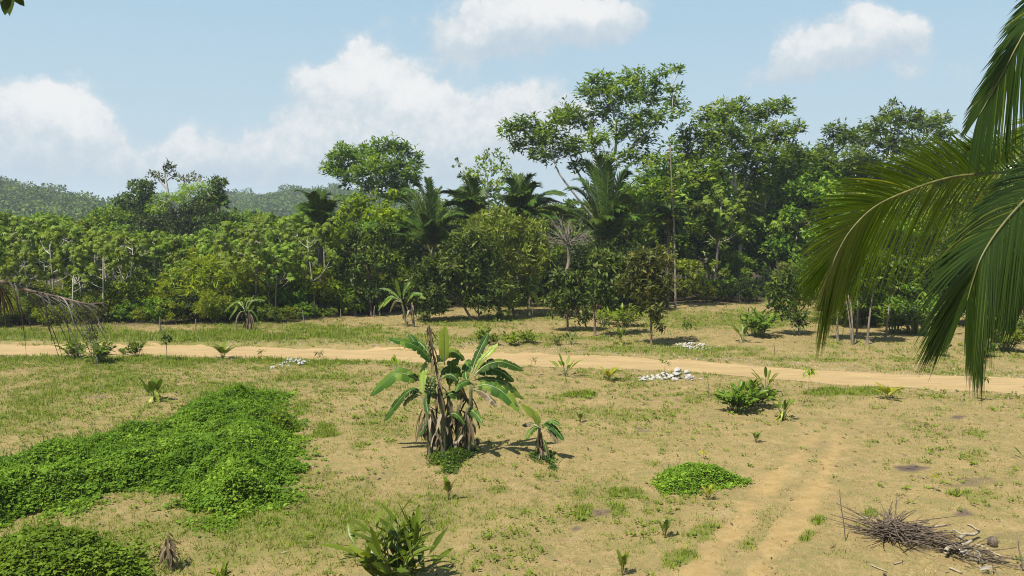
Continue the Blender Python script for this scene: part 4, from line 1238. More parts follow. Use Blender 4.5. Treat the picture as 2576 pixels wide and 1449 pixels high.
# trees under the coconut palm
hero('dark_tree', 'dark low tree trailing leaves to the ground left of the coconut frond', 'tree', 'c4', 49.5,
     [[(905, 1290), (900, 1180), (870, 1050)]],
     [(750, 960, 46), (800, 920, 50), (850, 880, 44), (880, 960, 56), (820, 1010, 56), (750, 1060, 44), (890, 1050, 50), (870, 1120, 46), (900, 1180, 44), (800, 1100, 40), (920, 1130, 36), (730, 1010, 36)],
     'mango', M['dark'], M['dark_bark'], 531, 0.6, 0.06, 1.25, r_tip=0.018, rs=1.25)
for q, (bx, by, tx, ty, lab) in enumerate([(1165, 1330, 1150, 960, 'dark vine laden tree on a thin trunk, left end of the pole row'), (1290, 1310, 1295, 940, 'dark bushy tree behind the leaning pale poles'),
                                           (1362, 1352, 1420, 900, 'dark leaning tree right of the pale poles'), (1485, 1310, 1530, 900, 'dark tree on a crooked pale trunk, right end of the pole row')]):
    rg = np.random.default_rng(540 + q)
    cl = [(tx + rg.uniform(-70, 70), ty - rg.uniform(0, 150) + 20, rg.uniform(40, 60)) for _ in range(12)]
    Yq = 7 * FPX / (362.3 + .375 * by - 560)
    hero('dark_tree', lab, 'tree', 'c4', Yq, [[(bx, by), ((bx + tx) / 2 + rg.uniform(-10, 10), (by + ty) / 2), (tx, ty)]], cl, 'small', M['dark'], M['bark'], 541 + q, 0.8, 0.075, 1.25, r_tip=0.018, rs=1.6)
for q, (bx, by, tx, ty) in enumerate([(1262, 1345, 1215, 1000), (1275, 1350, 1235, 1010), (1268, 1355, 1250, 1040)]):
    Yq = 7 * FPX / (362.3 + .375 * by - 560)
    b_ = at(*conv('c4', (bx, by)), Yq)
    t_ = at(*conv('c4', (tx, ty)), Yq + 0.1 * q)
    mb = MB()
    tube(mb, smooth_path([(0, 0, -0.1), (t_ - b_) * .5 + np.array([.04, 0, 0]), t_ - b_], 8), np.linspace(0.05, 0.035, 8), 6)
    tag(part('pole', mb.mesh('pole', M['bark'], True)), 'pale leaning pole, %s of three beside the thin dark trunks' % ['leftmost', 'middle', 'rightmost'][q], 'pole', 'pale poles leaning together').location = tuple(b_)

# bare tree
rg = np.random.default_rng(9)
Yb = 58.0
b0 = at(1422, 800, Yb)
b0[2] = gz(b0[0], b0[1]) - 0.05
fork = at(1428, 612, Yb)
mbw, mbb = MB(), MB()
tube(mbw, smooth_path([b0, at(1423, 700, Yb), at(1431, 655, Yb), fork], 10), np.linspace(0.15, 0.10, 10), 8)
for q in range(26):
    a = rg.uniform(0, 6.28)
    up = rg.uniform(-0.15, 1.0)
    d = unit(np.array([math.cos(a) * (1.1 - up * .6), math.sin(a) * (1.1 - up * .6), up]))
    ln = rg.uniform(1.3, 2.4)
    e = fork + d * ln + np.array([0, 0, 0.15])
    P = bez(fork + np.array([0, 0, rg.uniform(-.3, .2)]), fork + d * ln * .5 + rg.normal(size=3) * .18, e, 7)
    tube(mbb, P, np.linspace(0.045, 0.014, 7), 5)
    for _ in range(5):
        p = P[int(rg.integers(2, 6))]
        e2 = p + unit(d + rg.normal(size=3) * 0.55) * rg.uniform(0.4, 1.0)
        tube(mbb, bez(p, (p + e2) / 2 + rg.normal(size=3) * .06, e2, 4), np.linspace(0.02, 0.010, 4), 4, cap=False)
tree('bare_tree', 'bare grey tree with a burst of leafless branches', 'tree', b0, mbw.mesh('bare_trunk', M['bark'], True, b0), mbb.mesh('bare_branches', M['twig_bark'], True, b0))

# ------------------------------------------------------------ palms


def frond_meshes(path, side, nper, Lmax, W, ang, droop, rg, seg=4, r0=0.04, r1=0.006, prof=None, lift=0.25, rmat=None, lmat=None, t0=0.12, ang_tip=0.35, origin=(0, 0, 0), sides=(1, -1), rndlo=0.1, rndhi=0.75, ragged=0.0, fold=0.25):
    """Stalk and leaflets of one feather frond, as two meshes."""
    P = np.asarray(path, float)
    n = len(P)
    mr, ml = MB(), MB()
    tube(mr, P, np.linspace(r0, r1, n), 6)
    T = unit(np.gradient(P, axis=0))
    ang2, droop2, lmx2 = (ang if np.ndim(ang) else (ang, ang)), (droop if np.ndim(droop) else (droop, droop)), (Lmax if np.ndim(Lmax) else (Lmax, Lmax))
    for sg in sides:
        ang, droop, Lmax = (v[0 if sg > 0 else 1] for v in (ang2, droop2, lmx2))
        t = np.linspace(t0, 0.995, nper) + rg.normal(size=nper) * 0.003
        t = np.clip(t, 0, 0.999)
        if ragged:
            t = t[rg.random(nper) > ragged]
        u = t * (n - 1)
        i = np.minimum(u.astype(int), n - 2)
        f = (u - i)[:, None]
        p = P[i] * (1 - f) + P[i + 1] * f
        Tt = unit(T[i] * (1 - f) + T[i + 1] * f)
        sd_ = np.broadcast_to(np.asarray(side, float), p.shape)
        S = unit(sd_ - Tt * np.sum(sd_ * Tt, 1, keepdims=True))
        N = np.cross(Tt, S)
        a = (ang * (1 - t) + ang_tip * t + rg.normal(size=len(t)) * 0.05)[:, None]
        D = Tt * np.cos(a) + sg * S * np.sin(a) + N * lift * np.sign(N[:, 2:3] + 1e-6) * (1 - t[:, None])
        D = unit(D)
        L = Lmax * (np.interp(t, [0, .2, .5, .8, 1], [.55, .95, 1, .75, .4]) if prof is None else prof(t)) * rg.uniform(0.85, 1.1, len(t))
        s = np.linspace(0, 1, seg + 1)[None, :, None]
        Lx = L[:, None, None]
        g = droop * rg.uniform(0.7, 1.3, len(t))[:, None, None]
        Q = p[:, None] + D[:, None] * Lx * s * (1 - 0.25 * g * s) + np.array([0, 0, -1.0]) * g * Lx * s ** 2 * 0.8
        wd = W * np.interp(np.linspace(0, 1, seg + 1), [0, .25, .7, 1], [.6, 1, .75, .08])
        ribbons(ml, Q, wd[None].repeat(len(t), 0) * rg.uniform(.8, 1.2, (len(t), 1)), N, fold, rg.uniform(rndlo, rndhi, len(t)) + np.where(rg.random(len(t)) < .06, .25, 0), seg > 2)
    return mr.mesh('frond_stalk', rmat or M['rachis'], True, origin), ml.mesh('frond_leaflets', lmat or M['palm'], False, origin)


def add_frond(parent, path, side, rg, origin, leafname='leaflets', **kw):
    a, b = frond_meshes(path, side, rg=rg, origin=origin, **kw)
    f = part('frond', a, parent)
    part(leafname, b, f)
    return f


def cohune(label, crop, crown, tips, Y, seed, trunk_r=0.22, spread=1.8, extra=5, thatch=True, L=0.75):
    rg = np.random.default_rng(seed)
    c = at(*conv(crop, crown), Y)
    base = np.array([c[0], Y, float(gz(c[0], Y)) - 0.1])
    t_ = thing('cohune_palm', label, 'palm', base, 'upright cohune palms')
    mb = MB()
    tube(mb, smooth_path([base, (base + c) / 2 + rg.normal(size=3) * np.array([.1, .1, 0]), c + np.array([0, 0, .2])], 10), trunk_r * np.linspace(1.15, 0.9, 10), 10)
    part('trunk', mb.mesh('palm_trunk', M['dark_bark'], True, base), t_)
    T = [at(*conv(crop, p), Y + rg.uniform(-spread, spread)) for p in tips]
    ln0 = np.mean([np.linalg.norm(q - c) for q in T])
    for _ in range(extra + 9):
        a = rg.uniform(0, 6.28)
        up = rg.uniform(0.25, 1.1)
        T.append(c + unit(np.array([math.cos(a) * .5, math.sin(a) * 1.0, up])) * ln0 * rg.uniform(.8, 1))
    for q in T:
        ln = np.linalg.norm(q - c)
        h = np.array([q[0] - c[0], q[1] - c[1], 0])
        midp = c + h * 0.38 + np.array([0, 0, max((q[2] - c[2]) * 0.7 + 0.30 * ln, 0.25 * ln)])
        P = bez(c + unit(h + 1e-6) * 0.1, midp, q, 16)
        hd = unit(h + np.array([1e-4, 0, 0]))
        side = unit(np.array([-hd[1], hd[0], 0]) + rg.normal(size=3) * 0.35)
        add_frond(t_, P, side, rg, base, nper=74, Lmax=L * 1.65, W=0.085, ang=0.95, droop=0.3, seg=2, r0=0.045, r1=0.012, lift=0.3, t0=0.14)
    return t_


c2, c3 = 'c2', 'c3'
cohune('cohune palm arching left beside the bright yellow vines', c2, (965, 1330), [(690, 960), (775, 905), (860, 880), (940, 850), (1015, 905), (560, 1145), (540, 1430), (680, 1110), (1065, 1165), (900, 1010), (830, 1420), (620, 1225), (760, 1180)], 67, 601)
cohune('ragged pale palm with a brown trunk standing at the thicket end', c2, (212, 1175), [(60, 918), (150, 935), (222, 930), (402, 955), (270, 945), (110, 1040), (360, 985), (330, 1150), (110, 1200)], 60, 602, 0.2, 1.5, 2, L=0.6)
cohune('narrow cohune palm behind the olive tree, left of its top', c2, (1245, 1120), [(1160, 825), (1240, 830), (1310, 905), (1100, 940), (1025, 925), (1190, 900), (1370, 960), (1075, 1090)], 70, 603)
cohune('cohune palm behind the olive tree, right of its top', c2, (1560, 1130), [(1462, 838), (1540, 815), (1640, 815), (1720, 960), (1845, 935), (1860, 1060), (1440, 905), (1600, 900), (1790, 1090)], 66, 604)
cohune('giant upright palm with long dark fronds beside the bare tree', c2, (2130, 1310), [(1990, 735), (2080, 698), (2160, 730), (2240, 725), (2335, 735), (1935, 840), (1915, 990), (2400, 830), (2390, 1130), (2430, 1000), (1930, 1130), (1800, 1090), (2280, 800), (2150, 790), (2040, 780), (2330, 900), (2000, 900), (1880, 900)], 67, 605, 0.3, 2.2, 8, L=0.9)
cohune('drooping fronded palm behind the slender pole trunk', c3, (860, 1130), [(985, 1245), (985, 1090), (700, 1110), (620, 1190), (880, 1020), (940, 1180), (800, 1040)], 66, 606, 0.16, 1.2, 2, L=0.6)
cohune('small bent palm glowing green among dark forest leaves', c3, (1190, 1260), [(1100, 1110), (1120, 1080), (1170, 1075), (1230, 1090), (1260, 1150), (1110, 1180)], 74, 607, 0.12, 1.0, 2, L=0.55)
cohune('little palm half hidden at the right of the far skyline group', 'g', (1720, 700), [(1600, 620), (1660, 600), (1720, 580), (1790, 640), (1830, 700)], 92, 608, 0.14, 1.2, 3, L=0.7)


def small_palm(name, label, base_px, top_y, n, mat, seed, group=None, spread=0.6, L=0.27, up=(0.6, 1.4)):
    rg = np.random.default_rng(seed)
    b = gp(*base_px)
    H = 1.15 * (base_px[1] - top_y) / FPX * b[1]
    t_ = thing(name, label, 'palm', b, group)
    for q in range(n):
        a = q * 2.4 + rg.uniform(-.3, .3)
        e_ = rg.uniform(*up)
        d = unit(np.array([math.cos(a), math.sin(a), e_]))
        e = d * H * rg.uniform(.85, 1.1)
        e[2] = min(e[2], H)
        P = bez((0, 0, 0), e * np.array([.35, .35, .8]), e, 8)
        side = unit(np.array([-math.sin(a), math.cos(a), 0.1]))
        add_frond(t_, P, side, rg, (0, 0, 0), nper=16, Lmax=L * (H / 0.8), W=0.035 * (H / .8), ang=0.9, droop=0.25, seg=2, r0=0.012, r1=0.004, t0=0.3, lmat=mat)
    return t_


small_palm('young_palm', 'young green palm between road and lollipop sapling', (561, 902), 861, 9, M['paddle'], 611)
small_palm('young_palm', 'small yellow palm on the green strip below the road', (2232, 1005), 964, 8, M['yellow'], 612)
small_palm('young_palm', 'tiny bright yellow palm on bare ground left of the white rocks', (1530, 957), 922, 9, M['yellow'], 613)
small_palm('young_palm', 'lone two leaved palm seedling below the banana clump', (1128, 1258), 1206, 3, M['paddle'], 614, up=(2.5, 4))
small_palm('young_palm', 'spiky palm seedling left of the wheel track near the bottom', (1672, 1354), 1308, 4, M['ginger'], 615, up=(1.5, 4))
small_palm('young_palm', 'thin palm seedling on the bare ground right of the young banana', (1460, 1063), 1036, 4, M['ginger'], 616, up=(1.5, 3))
small_palm('young_palm', 'yellowish palm seedling just below the dark creeper mat', (1782, 1258), 1226, 5, M['yellow'], 617, up=(1.2, 3))
small_palm('young_palm', 'thin palm seedling at the bottom between ginger and wheel track', (1565, 1448), 1396, 4, M['paddle'], 618, up=(2, 4))
small_palm('young_palm', 'small upright seedling in the bare ground below the round gingers', (1902, 1114), 1086, 5, M['ginger'], 619, up=(1.2, 3))

# ------------------------------------------------------------ leafy garden plants


def blade_leaves(ml, p, D, N, L, W, rg, seg=6, droop=0.4, shape=((0, .12), (.15, .6), (.45, 1), (.8, .6), (1, .03)), fold=0.3, rlo=.15, rhi=.8, rnd=None):
    n = len(p)
    s = np.linspace(0, 1, seg + 1)
    L = np.broadcast_to(np.asarray(L, float), (n,))[:, None, None]
    g = droop * rg.uniform(0.4, 1.5, n)[:, None, None]
    ss = s[None, :, None]
    Q = p[:, None] + unit(D)[:, None] * L * ss * (1 - .2 * g * ss) + np.array([0, 0, -1.0]) * g * L * ss ** 2 * .7
    wd = np.interp(s, [a for a, _ in shape], [b for _, b in shape])
    Wv = np.broadcast_to(np.asarray(W, float), (n,))[:, None] * wd[None]
    ribbons(ml, Q, Wv, N, fold, rg.uniform(rlo, rhi, n) if rnd is None else rnd, True)


def ginger_meshes(rg, ns, H, L, W, spread, nl=8, mat=None, droop=0.35):
    ms, ml = MB(), MB()
    for q in range(ns):
        a = rg.uniform(0, 6.28)
        rr = rg.uniform(0, 1) ** .6
        b = np.array([math.cos(a), math.sin(a), 0]) * rr * spread * 0.3
        h = H * rg.uniform(0.55, 1.0) * (1 - .25 * rr)
        e = b + np.array([math.cos(a) * spread * rr * .75, math.sin(a) * spread * rr * .75, h * .85])
        P = bez(b + np.array([0, 0, -.03]), b + np.array([math.cos(a) * spread * rr * .2, math.sin(a) * spread * rr * .2, h * .6]), e, 8)
        tube(ms, P, np.linspace(0.012, 0.006, 8) * (H / 1.2), 5)
        t = np.linspace(0.3, 1.0, nl)
        u = t * 7
        i = np.minimum(u.astype(int), 6)
        p = P[i] + (P[i + 1] - P[i]) * (u - i)[:, None]
        T = unit(P[i + 1] - P[i])
        ph = rg.uniform(0, 6.28)
        sgn = np.where(np.arange(nl) % 2, 1, -1)[:, None]
        sdv = np.array([math.cos(ph), math.sin(ph), 0]) * sgn
        op = (0.9 - 0.55 * t)[:, None]
        D = T * (1 - op * .6) + sdv * (op + .25) + rg.normal(size=(nl, 3)) * .12
        N = unit(T * 0.8 + np.array([0, 0, .8]) - sdv * .3 + rg.normal(size=(nl, 3)) * .15)
        blade_leaves(ml, p, D, N, L * rg.uniform(.75, 1.15, nl), W * 1.42 * rg.uniform(.8, 1.2, nl), rg, droop=droop)
    return ms.mesh('stems', M['green_stem'], True), ml.mesh('leaves', mat or M['ginger'])


def paddle_meshes(rg, n, H, L, W, spread, mat, dead=0, droop=.25, up=0.75):
    ms, ml = MB(), MB()
    for q in range(n):
        a = q * 2.4 + rg.uniform(-.4, .4)
        rr = rg.uniform(.25, 1)
        h = (H - L * .75) * rg.uniform(.6, 1.1)
        e = np.array([math.cos(a) * spread * rr * .45, math.sin(a) * spread * rr * .45, max(h, .05)])
        P = bez((0, 0, -.03), e * np.array([.3, .3, .7]), e, 6)
        tube(ms, P, np.linspace(0.016, 0.009, 6) * max(H, .5), 5)
        T = unit(P[-1] - P[-2])
        out = np.array([math.cos(a), math.sin(a), 0])
        D = unit(T * .6 + out * rr * .8 + np.array([0, 0, up]))
        N = unit(np.array([0, 0, 1.0]) - out * .9 + rg.normal(size=3) * .2)
        blade_leaves(ml, e[None], D[None], N[None], L * rg.uniform(.8, 1.15), W * rg.uniform(.85, 1.15), rg, droop=droop,
                     shape=((0, .15), (.12, .7), (.4, 1), (.75, .8), (.92, .4), (1, .03)))
    for q in range(dead):
        a = rg.uniform(0, 6.28)
        blade_leaves(ml, np.array([[math.cos(a) * .05, math.sin(a) * .05, H * rg.uniform(.2, .45)]]), np.array([[math.cos(a), math.sin(a), -.3]]), np.array([[0, 0, 1.0]]), L * .8, W * .6, rg, droop=1.1, rnd=np.array([1.0]))
    return ms.mesh('stems', M['green_stem'], True), ml.mesh('leaves', mat)


def sapling_meshes(rg, H, z0, r, n, L, W, mat, sr=0.012, clumps=1, hang=.3):
    ms, ml = MB(), MB()
    tube(ms, smooth_path([(0, 0, -.05), (rg.normal() * .02, rg.normal() * .02, H * .5), (rg.normal() * .03, rg.normal() * .03, H * .93)], 7), np.linspace(sr, sr * .4, 7), 5)
    for q in range(n):
        u = unit(rg.normal(size=3)) * rg.random() ** (1 / 2.2)
        p = np.array([u[0] * r * .6, u[1] * r * .6, (z0 + H) / 2 + u[2] * (H - z0) / 2 * .85])
        o = unit(np.array([u[0], u[1], .1]))
        if q % 4 == 0:
            tube(ms, bez((0, 0, p[2] - .05), p * np.array([.5, .5, 1]), p, 4), [sr * .4, sr * .3, sr * .25, sr * .2], 3, cap=False)
        blade_leaves(ml, p[None], unit(o + rg.normal(size=3) * .5 + np.array([0, 0, -hang]))[None], np.array([[rg.normal() * .3, rg.normal() * .3, 1.0]]), L * rg.uniform(.7, 1.2), W * rg.uniform(.8, 1.2), rg, seg=3, droop=.35)
    return ms.mesh('stem', M['bark'], True), ml.mesh('leaves', mat)


def put(name, label, cat, base, meshes, group=None, names=('stem', 'foliage')):
    t_ = thing(name, label, cat, base, group)
    for nm, me_ in zip(names, meshes):
        part(nm, me_, t_)
    return t_


def ginger(label, bpx, top_y, wpx, ns, seed, mat=None, group='ginger clumps', lw=(.42, .075), nl=8, name='ginger_plant'):
    rg = np.random.default_rng(seed)
    b = gp(*bpx)
    H = (bpx[1] - top_y) / FPX * b[1]
    sp = wpx / 2 / FPX * b[1]
    return put(name, label, 'plant', b, ginger_meshes(rg, int(ns * 1.35), H * 1.05, lw[0] * H ** .5, lw[1] * H ** .5, sp, nl, mat), group)


def paddle(label, bpx, top_y, wpx, n, seed, mat=None, dead=0, lw=(.55, .2), group='paddle leaved plants', up=.75, name='paddle_plant'):
    rg = np.random.default_rng(seed)
    b = gp(*bpx)
    H = (bpx[1] - top_y) / FPX * b[1]
    sp = wpx / FPX * b[1]
    return put(name, label, 'plant', b, paddle_meshes(rg, n, H, lw[0] * H, lw[1] * H, sp, mat or M['paddle'], dead, up=up), group)


def sapling(label, bpx, top_y, low_y, wpx, n, seed, mat=None, lw=(.22, .07), sr=.012, group='saplings along the road', hang=.3):
    rg = np.random.default_rng(seed)
    b = gp(*bpx)
    k = b[1] / FPX
    return put('sapling', label, 'sapling', b, sapling_meshes(rg, (bpx[1] - top_y) * k, (bpx[1] - low_y) * k, wpx / 2 * k, n, lw[0], lw[1], mat or M['broad'], sr, hang=hang), group)


# the big ginger in the foreground
rg = np.random.default_rng(700)
b = gp(998, 1492)
put('ginger_plant', 'large glossy ginger plant at the bottom centre in front of everything', 'plant', b, ginger_meshes(rg, 26, 1.8, .62, .09, .82, 7, droop=.16), 'ginger clumps')
ginger('dark ginger clump at the near road edge under the small dark sapling', (188, 902), 846, 75, 18, 701)
ginger('ginger clump spilling toward the field beside the small dark sapling', (245, 912), 850, 75, 20, 702)
ginger('tiny ginger tuft at the road edge left of the single ginger', (311, 892), 874, 26, 6, 703)
ginger('single round ginger tuft at the road edge left of the lollipop sapling', (345, 896), 855, 50, 12, 704)
ginger('leafy ginger clump left of the cone shaped silver bush', (1857, 1037), 958, 95, 22, 705)
ginger('leafy ginger clump leaning right, touching its twin on the left', (1893, 1024), 953, 90, 16, 706, lw=(.5, .085))
ginger('big round ginger clump under the right forest edge beside dark low tree', (1908, 846), 762, 100, 26, 707)
ginger('olive ginger clump behind the rusty mango trunk', (1572, 822), 757, 95, 24, 708, M['paddle'])
ginger('ginger clump between the mango trunks, half hidden behind the forked one', (1520, 815), 765, 60, 14, 709, M['paddle'])
ginger('low light green ginger under the olive tree, nearer the middle mango trunk', (1290, 868), 832, 62, 14, 710, M['paddle'])
ginger('low light green ginger under the olive tree, nearer the road', (1330, 863), 828, 66, 16, 711, M['paddle'])
ginger('tall ginger behind the pale leaning poles', (2172, 815), 728, 90, 20, 712)
ginger('tall yellowish ginger between the two crooked dark trunks', (2215, 820), 740, 70, 16, 713, M['paddle'])
ginger('very large ginger thicket left of the dark hanging frond', (2310, 840), 722, 150, 34, 714)
ginger('ginger clump at the foot of the very large ginger thicket', (2252, 838), 748, 75, 18, 715)
ginger('small ginger tuft behind the dark hanging frond tip', (2362, 896), 850, 50, 10, 716)
ginger('yellowish ginger clump at the right picture edge', (2532, 882), 805, 110, 26, 717, M['paddle'])
ginger('small ginger beside the yellowish ginger clump', (2476, 897), 850, 60, 12, 718)
ginger('ginger clump behind the yellowish one at the right edge', (2565, 850), 770, 110, 22, 719)
ginger('pale leafed low bush at the foot of the leftmost mango tree', (1213, 864), 812, 56, 18, 720, M['cecropia'], 'low bushes under the mangos', (.2, .08), 10, 'leafy_shrub')
ginger('small weed tuft beside the pale leafed low bush', (1243, 868), 838, 40, 8, 721, M['ginger'], 'low bushes under the mangos')
ginger('withered brownish low plant under the small mango tree', (1400, 868), 845, 46, 8, 722, M['rust'], 'low bushes under the mangos')
ginger('green plant tips rising at the bottom picture edge left of centre', (559, 1478), 1418, 60, 4, 723, M['paddle'])
paddle('dark broad leafed plant under the forked mango tree', (1438, 868), 832, 46, 9, 731, M['dark'])
paddle('blue green paddle plant under the rusty mango tree', (1561, 868), 821, 34, 9, 732, M['ginger'], 3)
paddle('blue green paddle plant at the left foot of the big ginger clump', (1869, 862), 806, 50, 8, 733, M['ginger'])
paddle('round cabbage like plant alone on the left field above the weeds', (388, 1010), 948, 42, 11, 734, M['ginger'], 4, lw=(.6, .27), up=1.7)
paddle('yellow green paddle plant fanned wide just left of the tall banana leaf', (999, 933), 893, 50, 10, 735, lw=(.62, .17))
paddle('yellow green paddle plant fanned wide right of the banana clump', (1421, 947), 893, 58, 11, 736, lw=(.62, .17))
paddle('tall paddle plant with dark leaves behind the leafy ginger clumps', (1926, 987), 921, 78, 9, 737, M['paddle'], lw=(.6, .14))
paddle('silvery cone shaped bush with withered lower leaves', (1970, 1057), 1000, 50, 16, 738, M['ginger'], 14, lw=(.5, .15))
paddle('tiny dry sprout right of the silvery cone shaped bush', (2019, 1022), 1004, 14, 4, 739, M['rust'])
paddle('dark leaf tuft cut by the right picture edge', (2585, 1158), 1118, 60, 8, 740, M['ginger'], lw=(.7, .14))
sapling('lollipop shaped dark sapling on a thin stem before the road', (420, 908), 825, 868, 28, 70, 751, M['dark'], (.24, .1), .02)
sapling('small dark sapling rising behind the roadside ginger clump', (230, 897), 806, 868, 44, 130, 752, M['dark'], (.22, .09), .02)
sapling('thin sapling with drooping pinkish leaves at the near road edge', (658, 898), 877, 888, 30, 14, 753, M['rust'], (.25, .08))
sapling('thin twiggy sapling at the road edge left of the banana clump', (806, 899), 880, 892, 32, 14, 754, M['rust'], (.25, .08))
sapling('spindly sapling with a flat leaf whorl right of the banana clump', (1340, 945), 901, 909, 26, 12, 755, M['rust'], (.25, .07), hang=.1)
sapling('sapling growing out of the near white rock pile', (1672, 949), 897, 920, 24, 16, 756, M['broad'], (.26, .1))
sapling('thin sapling with a round yellow green top near the track head', (2034, 987), 925, 944, 38, 30, 757, M['lime'], (.28, .1), hang=.1)
sapling('thin sapling with a flat green umbrella at the road edge, right', (2469, 1010), 940, 956, 40, 26, 758, M['broad'], (.3, .1), hang=.1)
sapling('slender leafy sapling before the right white rock pile', (1728, 855), 786, 838, 30, 60, 759, M['broad'], (.24, .09))
sapling('knee high sapling with yellow leaves on the bare ground', (1769, 1154), 1126, 1142, 16, 9, 760, M['yellow'], (.14, .05), .006)
sapling('thin seedling with a bright yellow top above the brush pile', (2349, 1237), 1181, 1198, 16, 9, 761, M['yellow'], (.2, .05), .006)
sapling('brown dry weed stalk left of the big bottom ginger', (1079, 1322), 1273, 1315, 14, 16, 762, M['dead'], (.16, .02), .006)
sapling('brown shrivelled plant stalk standing beside the weed mound', (424, 1431), 1322, 1428, 34, 60, 763, M['dead'], (.3, .05), .02, hang=1.4)
sapling('tall twiggy seedling between mango trees and road', (1335, 862), 838, 852, 20, 14, 764, M['rust'], (.2, .07))


def stake(label, bpx, tpx, r, mat, seed, name='stake'):
    rg = np.random.default_rng(seed)
    b = gp(*bpx)
    e = at(*tpx, b[1]) - b
    mb = MB()
    tube(mb, smooth_path([(0, 0, -.1), e * .33 + rg.normal(size=3) * .01, e * .66 + rg.normal(size=3) * .01, e], 9), np.linspace(r, r * .6, 9) * rg.uniform(.85, 1.15, 9), 6)
    o = part(name, mb.mesh(name, mat, True))
    o.location = tuple(b)
    return tag(o, label, name)


stake('thin dark stake planted beside the brush pile', (2128, 1360), (2112, 1231), .012, M['dark_bark'], 1)
stake('leaning grey brown stake at the bottom right corner', (2574, 1437), (2563, 1352), .022, M['bark'], 2)
stake('thin stake right of the near white rock pile', (1782, 1001), (1781, 943), .014, M['stick'], 3)
stake('thin dark stake at the edge of the tree shadow', (1950, 889), (1946, 862), .016, M['stick'], 4)
stake('pale stake in the tree shadow by the coconut frond', (2276, 896), (2278, 876), .02, M['pale_bark'], 5)
stake('pale stake behind the right white rock pile', (1790, 852), (1791, 826), .02, M['pale_bark'], 6)
POSTS = [(404, 836, 797), (492, 832, 803), (593, 832, 798), (765, 815, 780), (857, 802, 778), (940, 800, 770), (250, 838, 800), (125, 842, 808)]
for q, (x, yb, yt) in enumerate(POSTS):
    lm = min(LANDMARK, key=lambda l: abs(l[0] - x))[1]
    o = stake('rough pale fence post at the forest edge behind %s' % lm, (x, yb), (x - 3 + q % 3 * 3, yt), .045, M['bark'], 20 + q, 'fence_post')
    o['category'] = 'post'
    o['group'] = 'fence posts along the left forest edge'

# ------------------------------------------------------------ bananas


def banana_leaf(path, W, rg, mat, nhint, origin, torn=.35, drop=.5, rnd=None, tag_='leaf'):
    """One leaf: midrib and a blade torn into strips that sag on both sides."""
    P = smooth_path(path, 34)
    n = len(P)
    T = unit(np.gradient(P, axis=0))
    S = unit(np.cross(T, nhint))
    N = np.cross(S, T)
    t = np.linspace(0, 1, n)
    wd = W / 2 * np.interp(t, [0, .10, .2, .45, .8, .95, 1], [.04, .06, .75, 1, .85, .45, .08])
    ml = MB()
    ttone = rg.uniform(.2, .8) if rnd is None else rnd
    for sg in (1, -1):
        q = int(.10 * n)
        while q < n - 1:
            k = int(rg.integers(2, 7)) if rg.random() < torn * 1.6 else int(rg.integers(5, 12))
            e = min(n - 1, q + k)
            fold = rg.normal() * .2 + drop
            i = np.arange(q, e + 1)
            inset = np.zeros(len(i))
            if rg.random() < torn:
                inset[-1] = .35
                inset[0] = .2
            wj = wd[i] * (1 - inset) * rg.uniform(.9, 1.05)
            mid_ = P[i] + sg * S[i] * (wj * .55)[:, None] + N[i] * (wj * .16)[:, None]
            dn = np.array([0, 0, -1.0])
            out_ = P[i] + (sg * S[i] * (wj * (1 - .25 * fold))[:, None]) + dn * (wj * fold * .55)[:, None] + N[i] * (wj * .1)[:, None]
            V = np.stack([P[i], mid_, out_], 1).reshape(-1, 3)
            a = np.arange(len(i) - 1) * 3
            Q = np.concatenate([np.stack([a, a + 1, a + 4, a + 3], 1), np.stack([a + 1, a + 2, a + 5, a + 4], 1)])
            ml.add(V, Q, None, np.clip(ttone + rg.normal() * .2, 0, 1))
            q = e
    me_ = ml.mesh('banana_blade', mat, True, origin)
    mr = MB()
    tube(mr, P, np.linspace(.026, .006, n), 5)
    return mr.mesh('banana_midrib', M['green_pale'], True, origin), me_


M['green_pale'] = barkmat('pale_green_midrib', (0.11, 0.15, 0.04), (0.19, 0.22, 0.08), 6.0, .5)


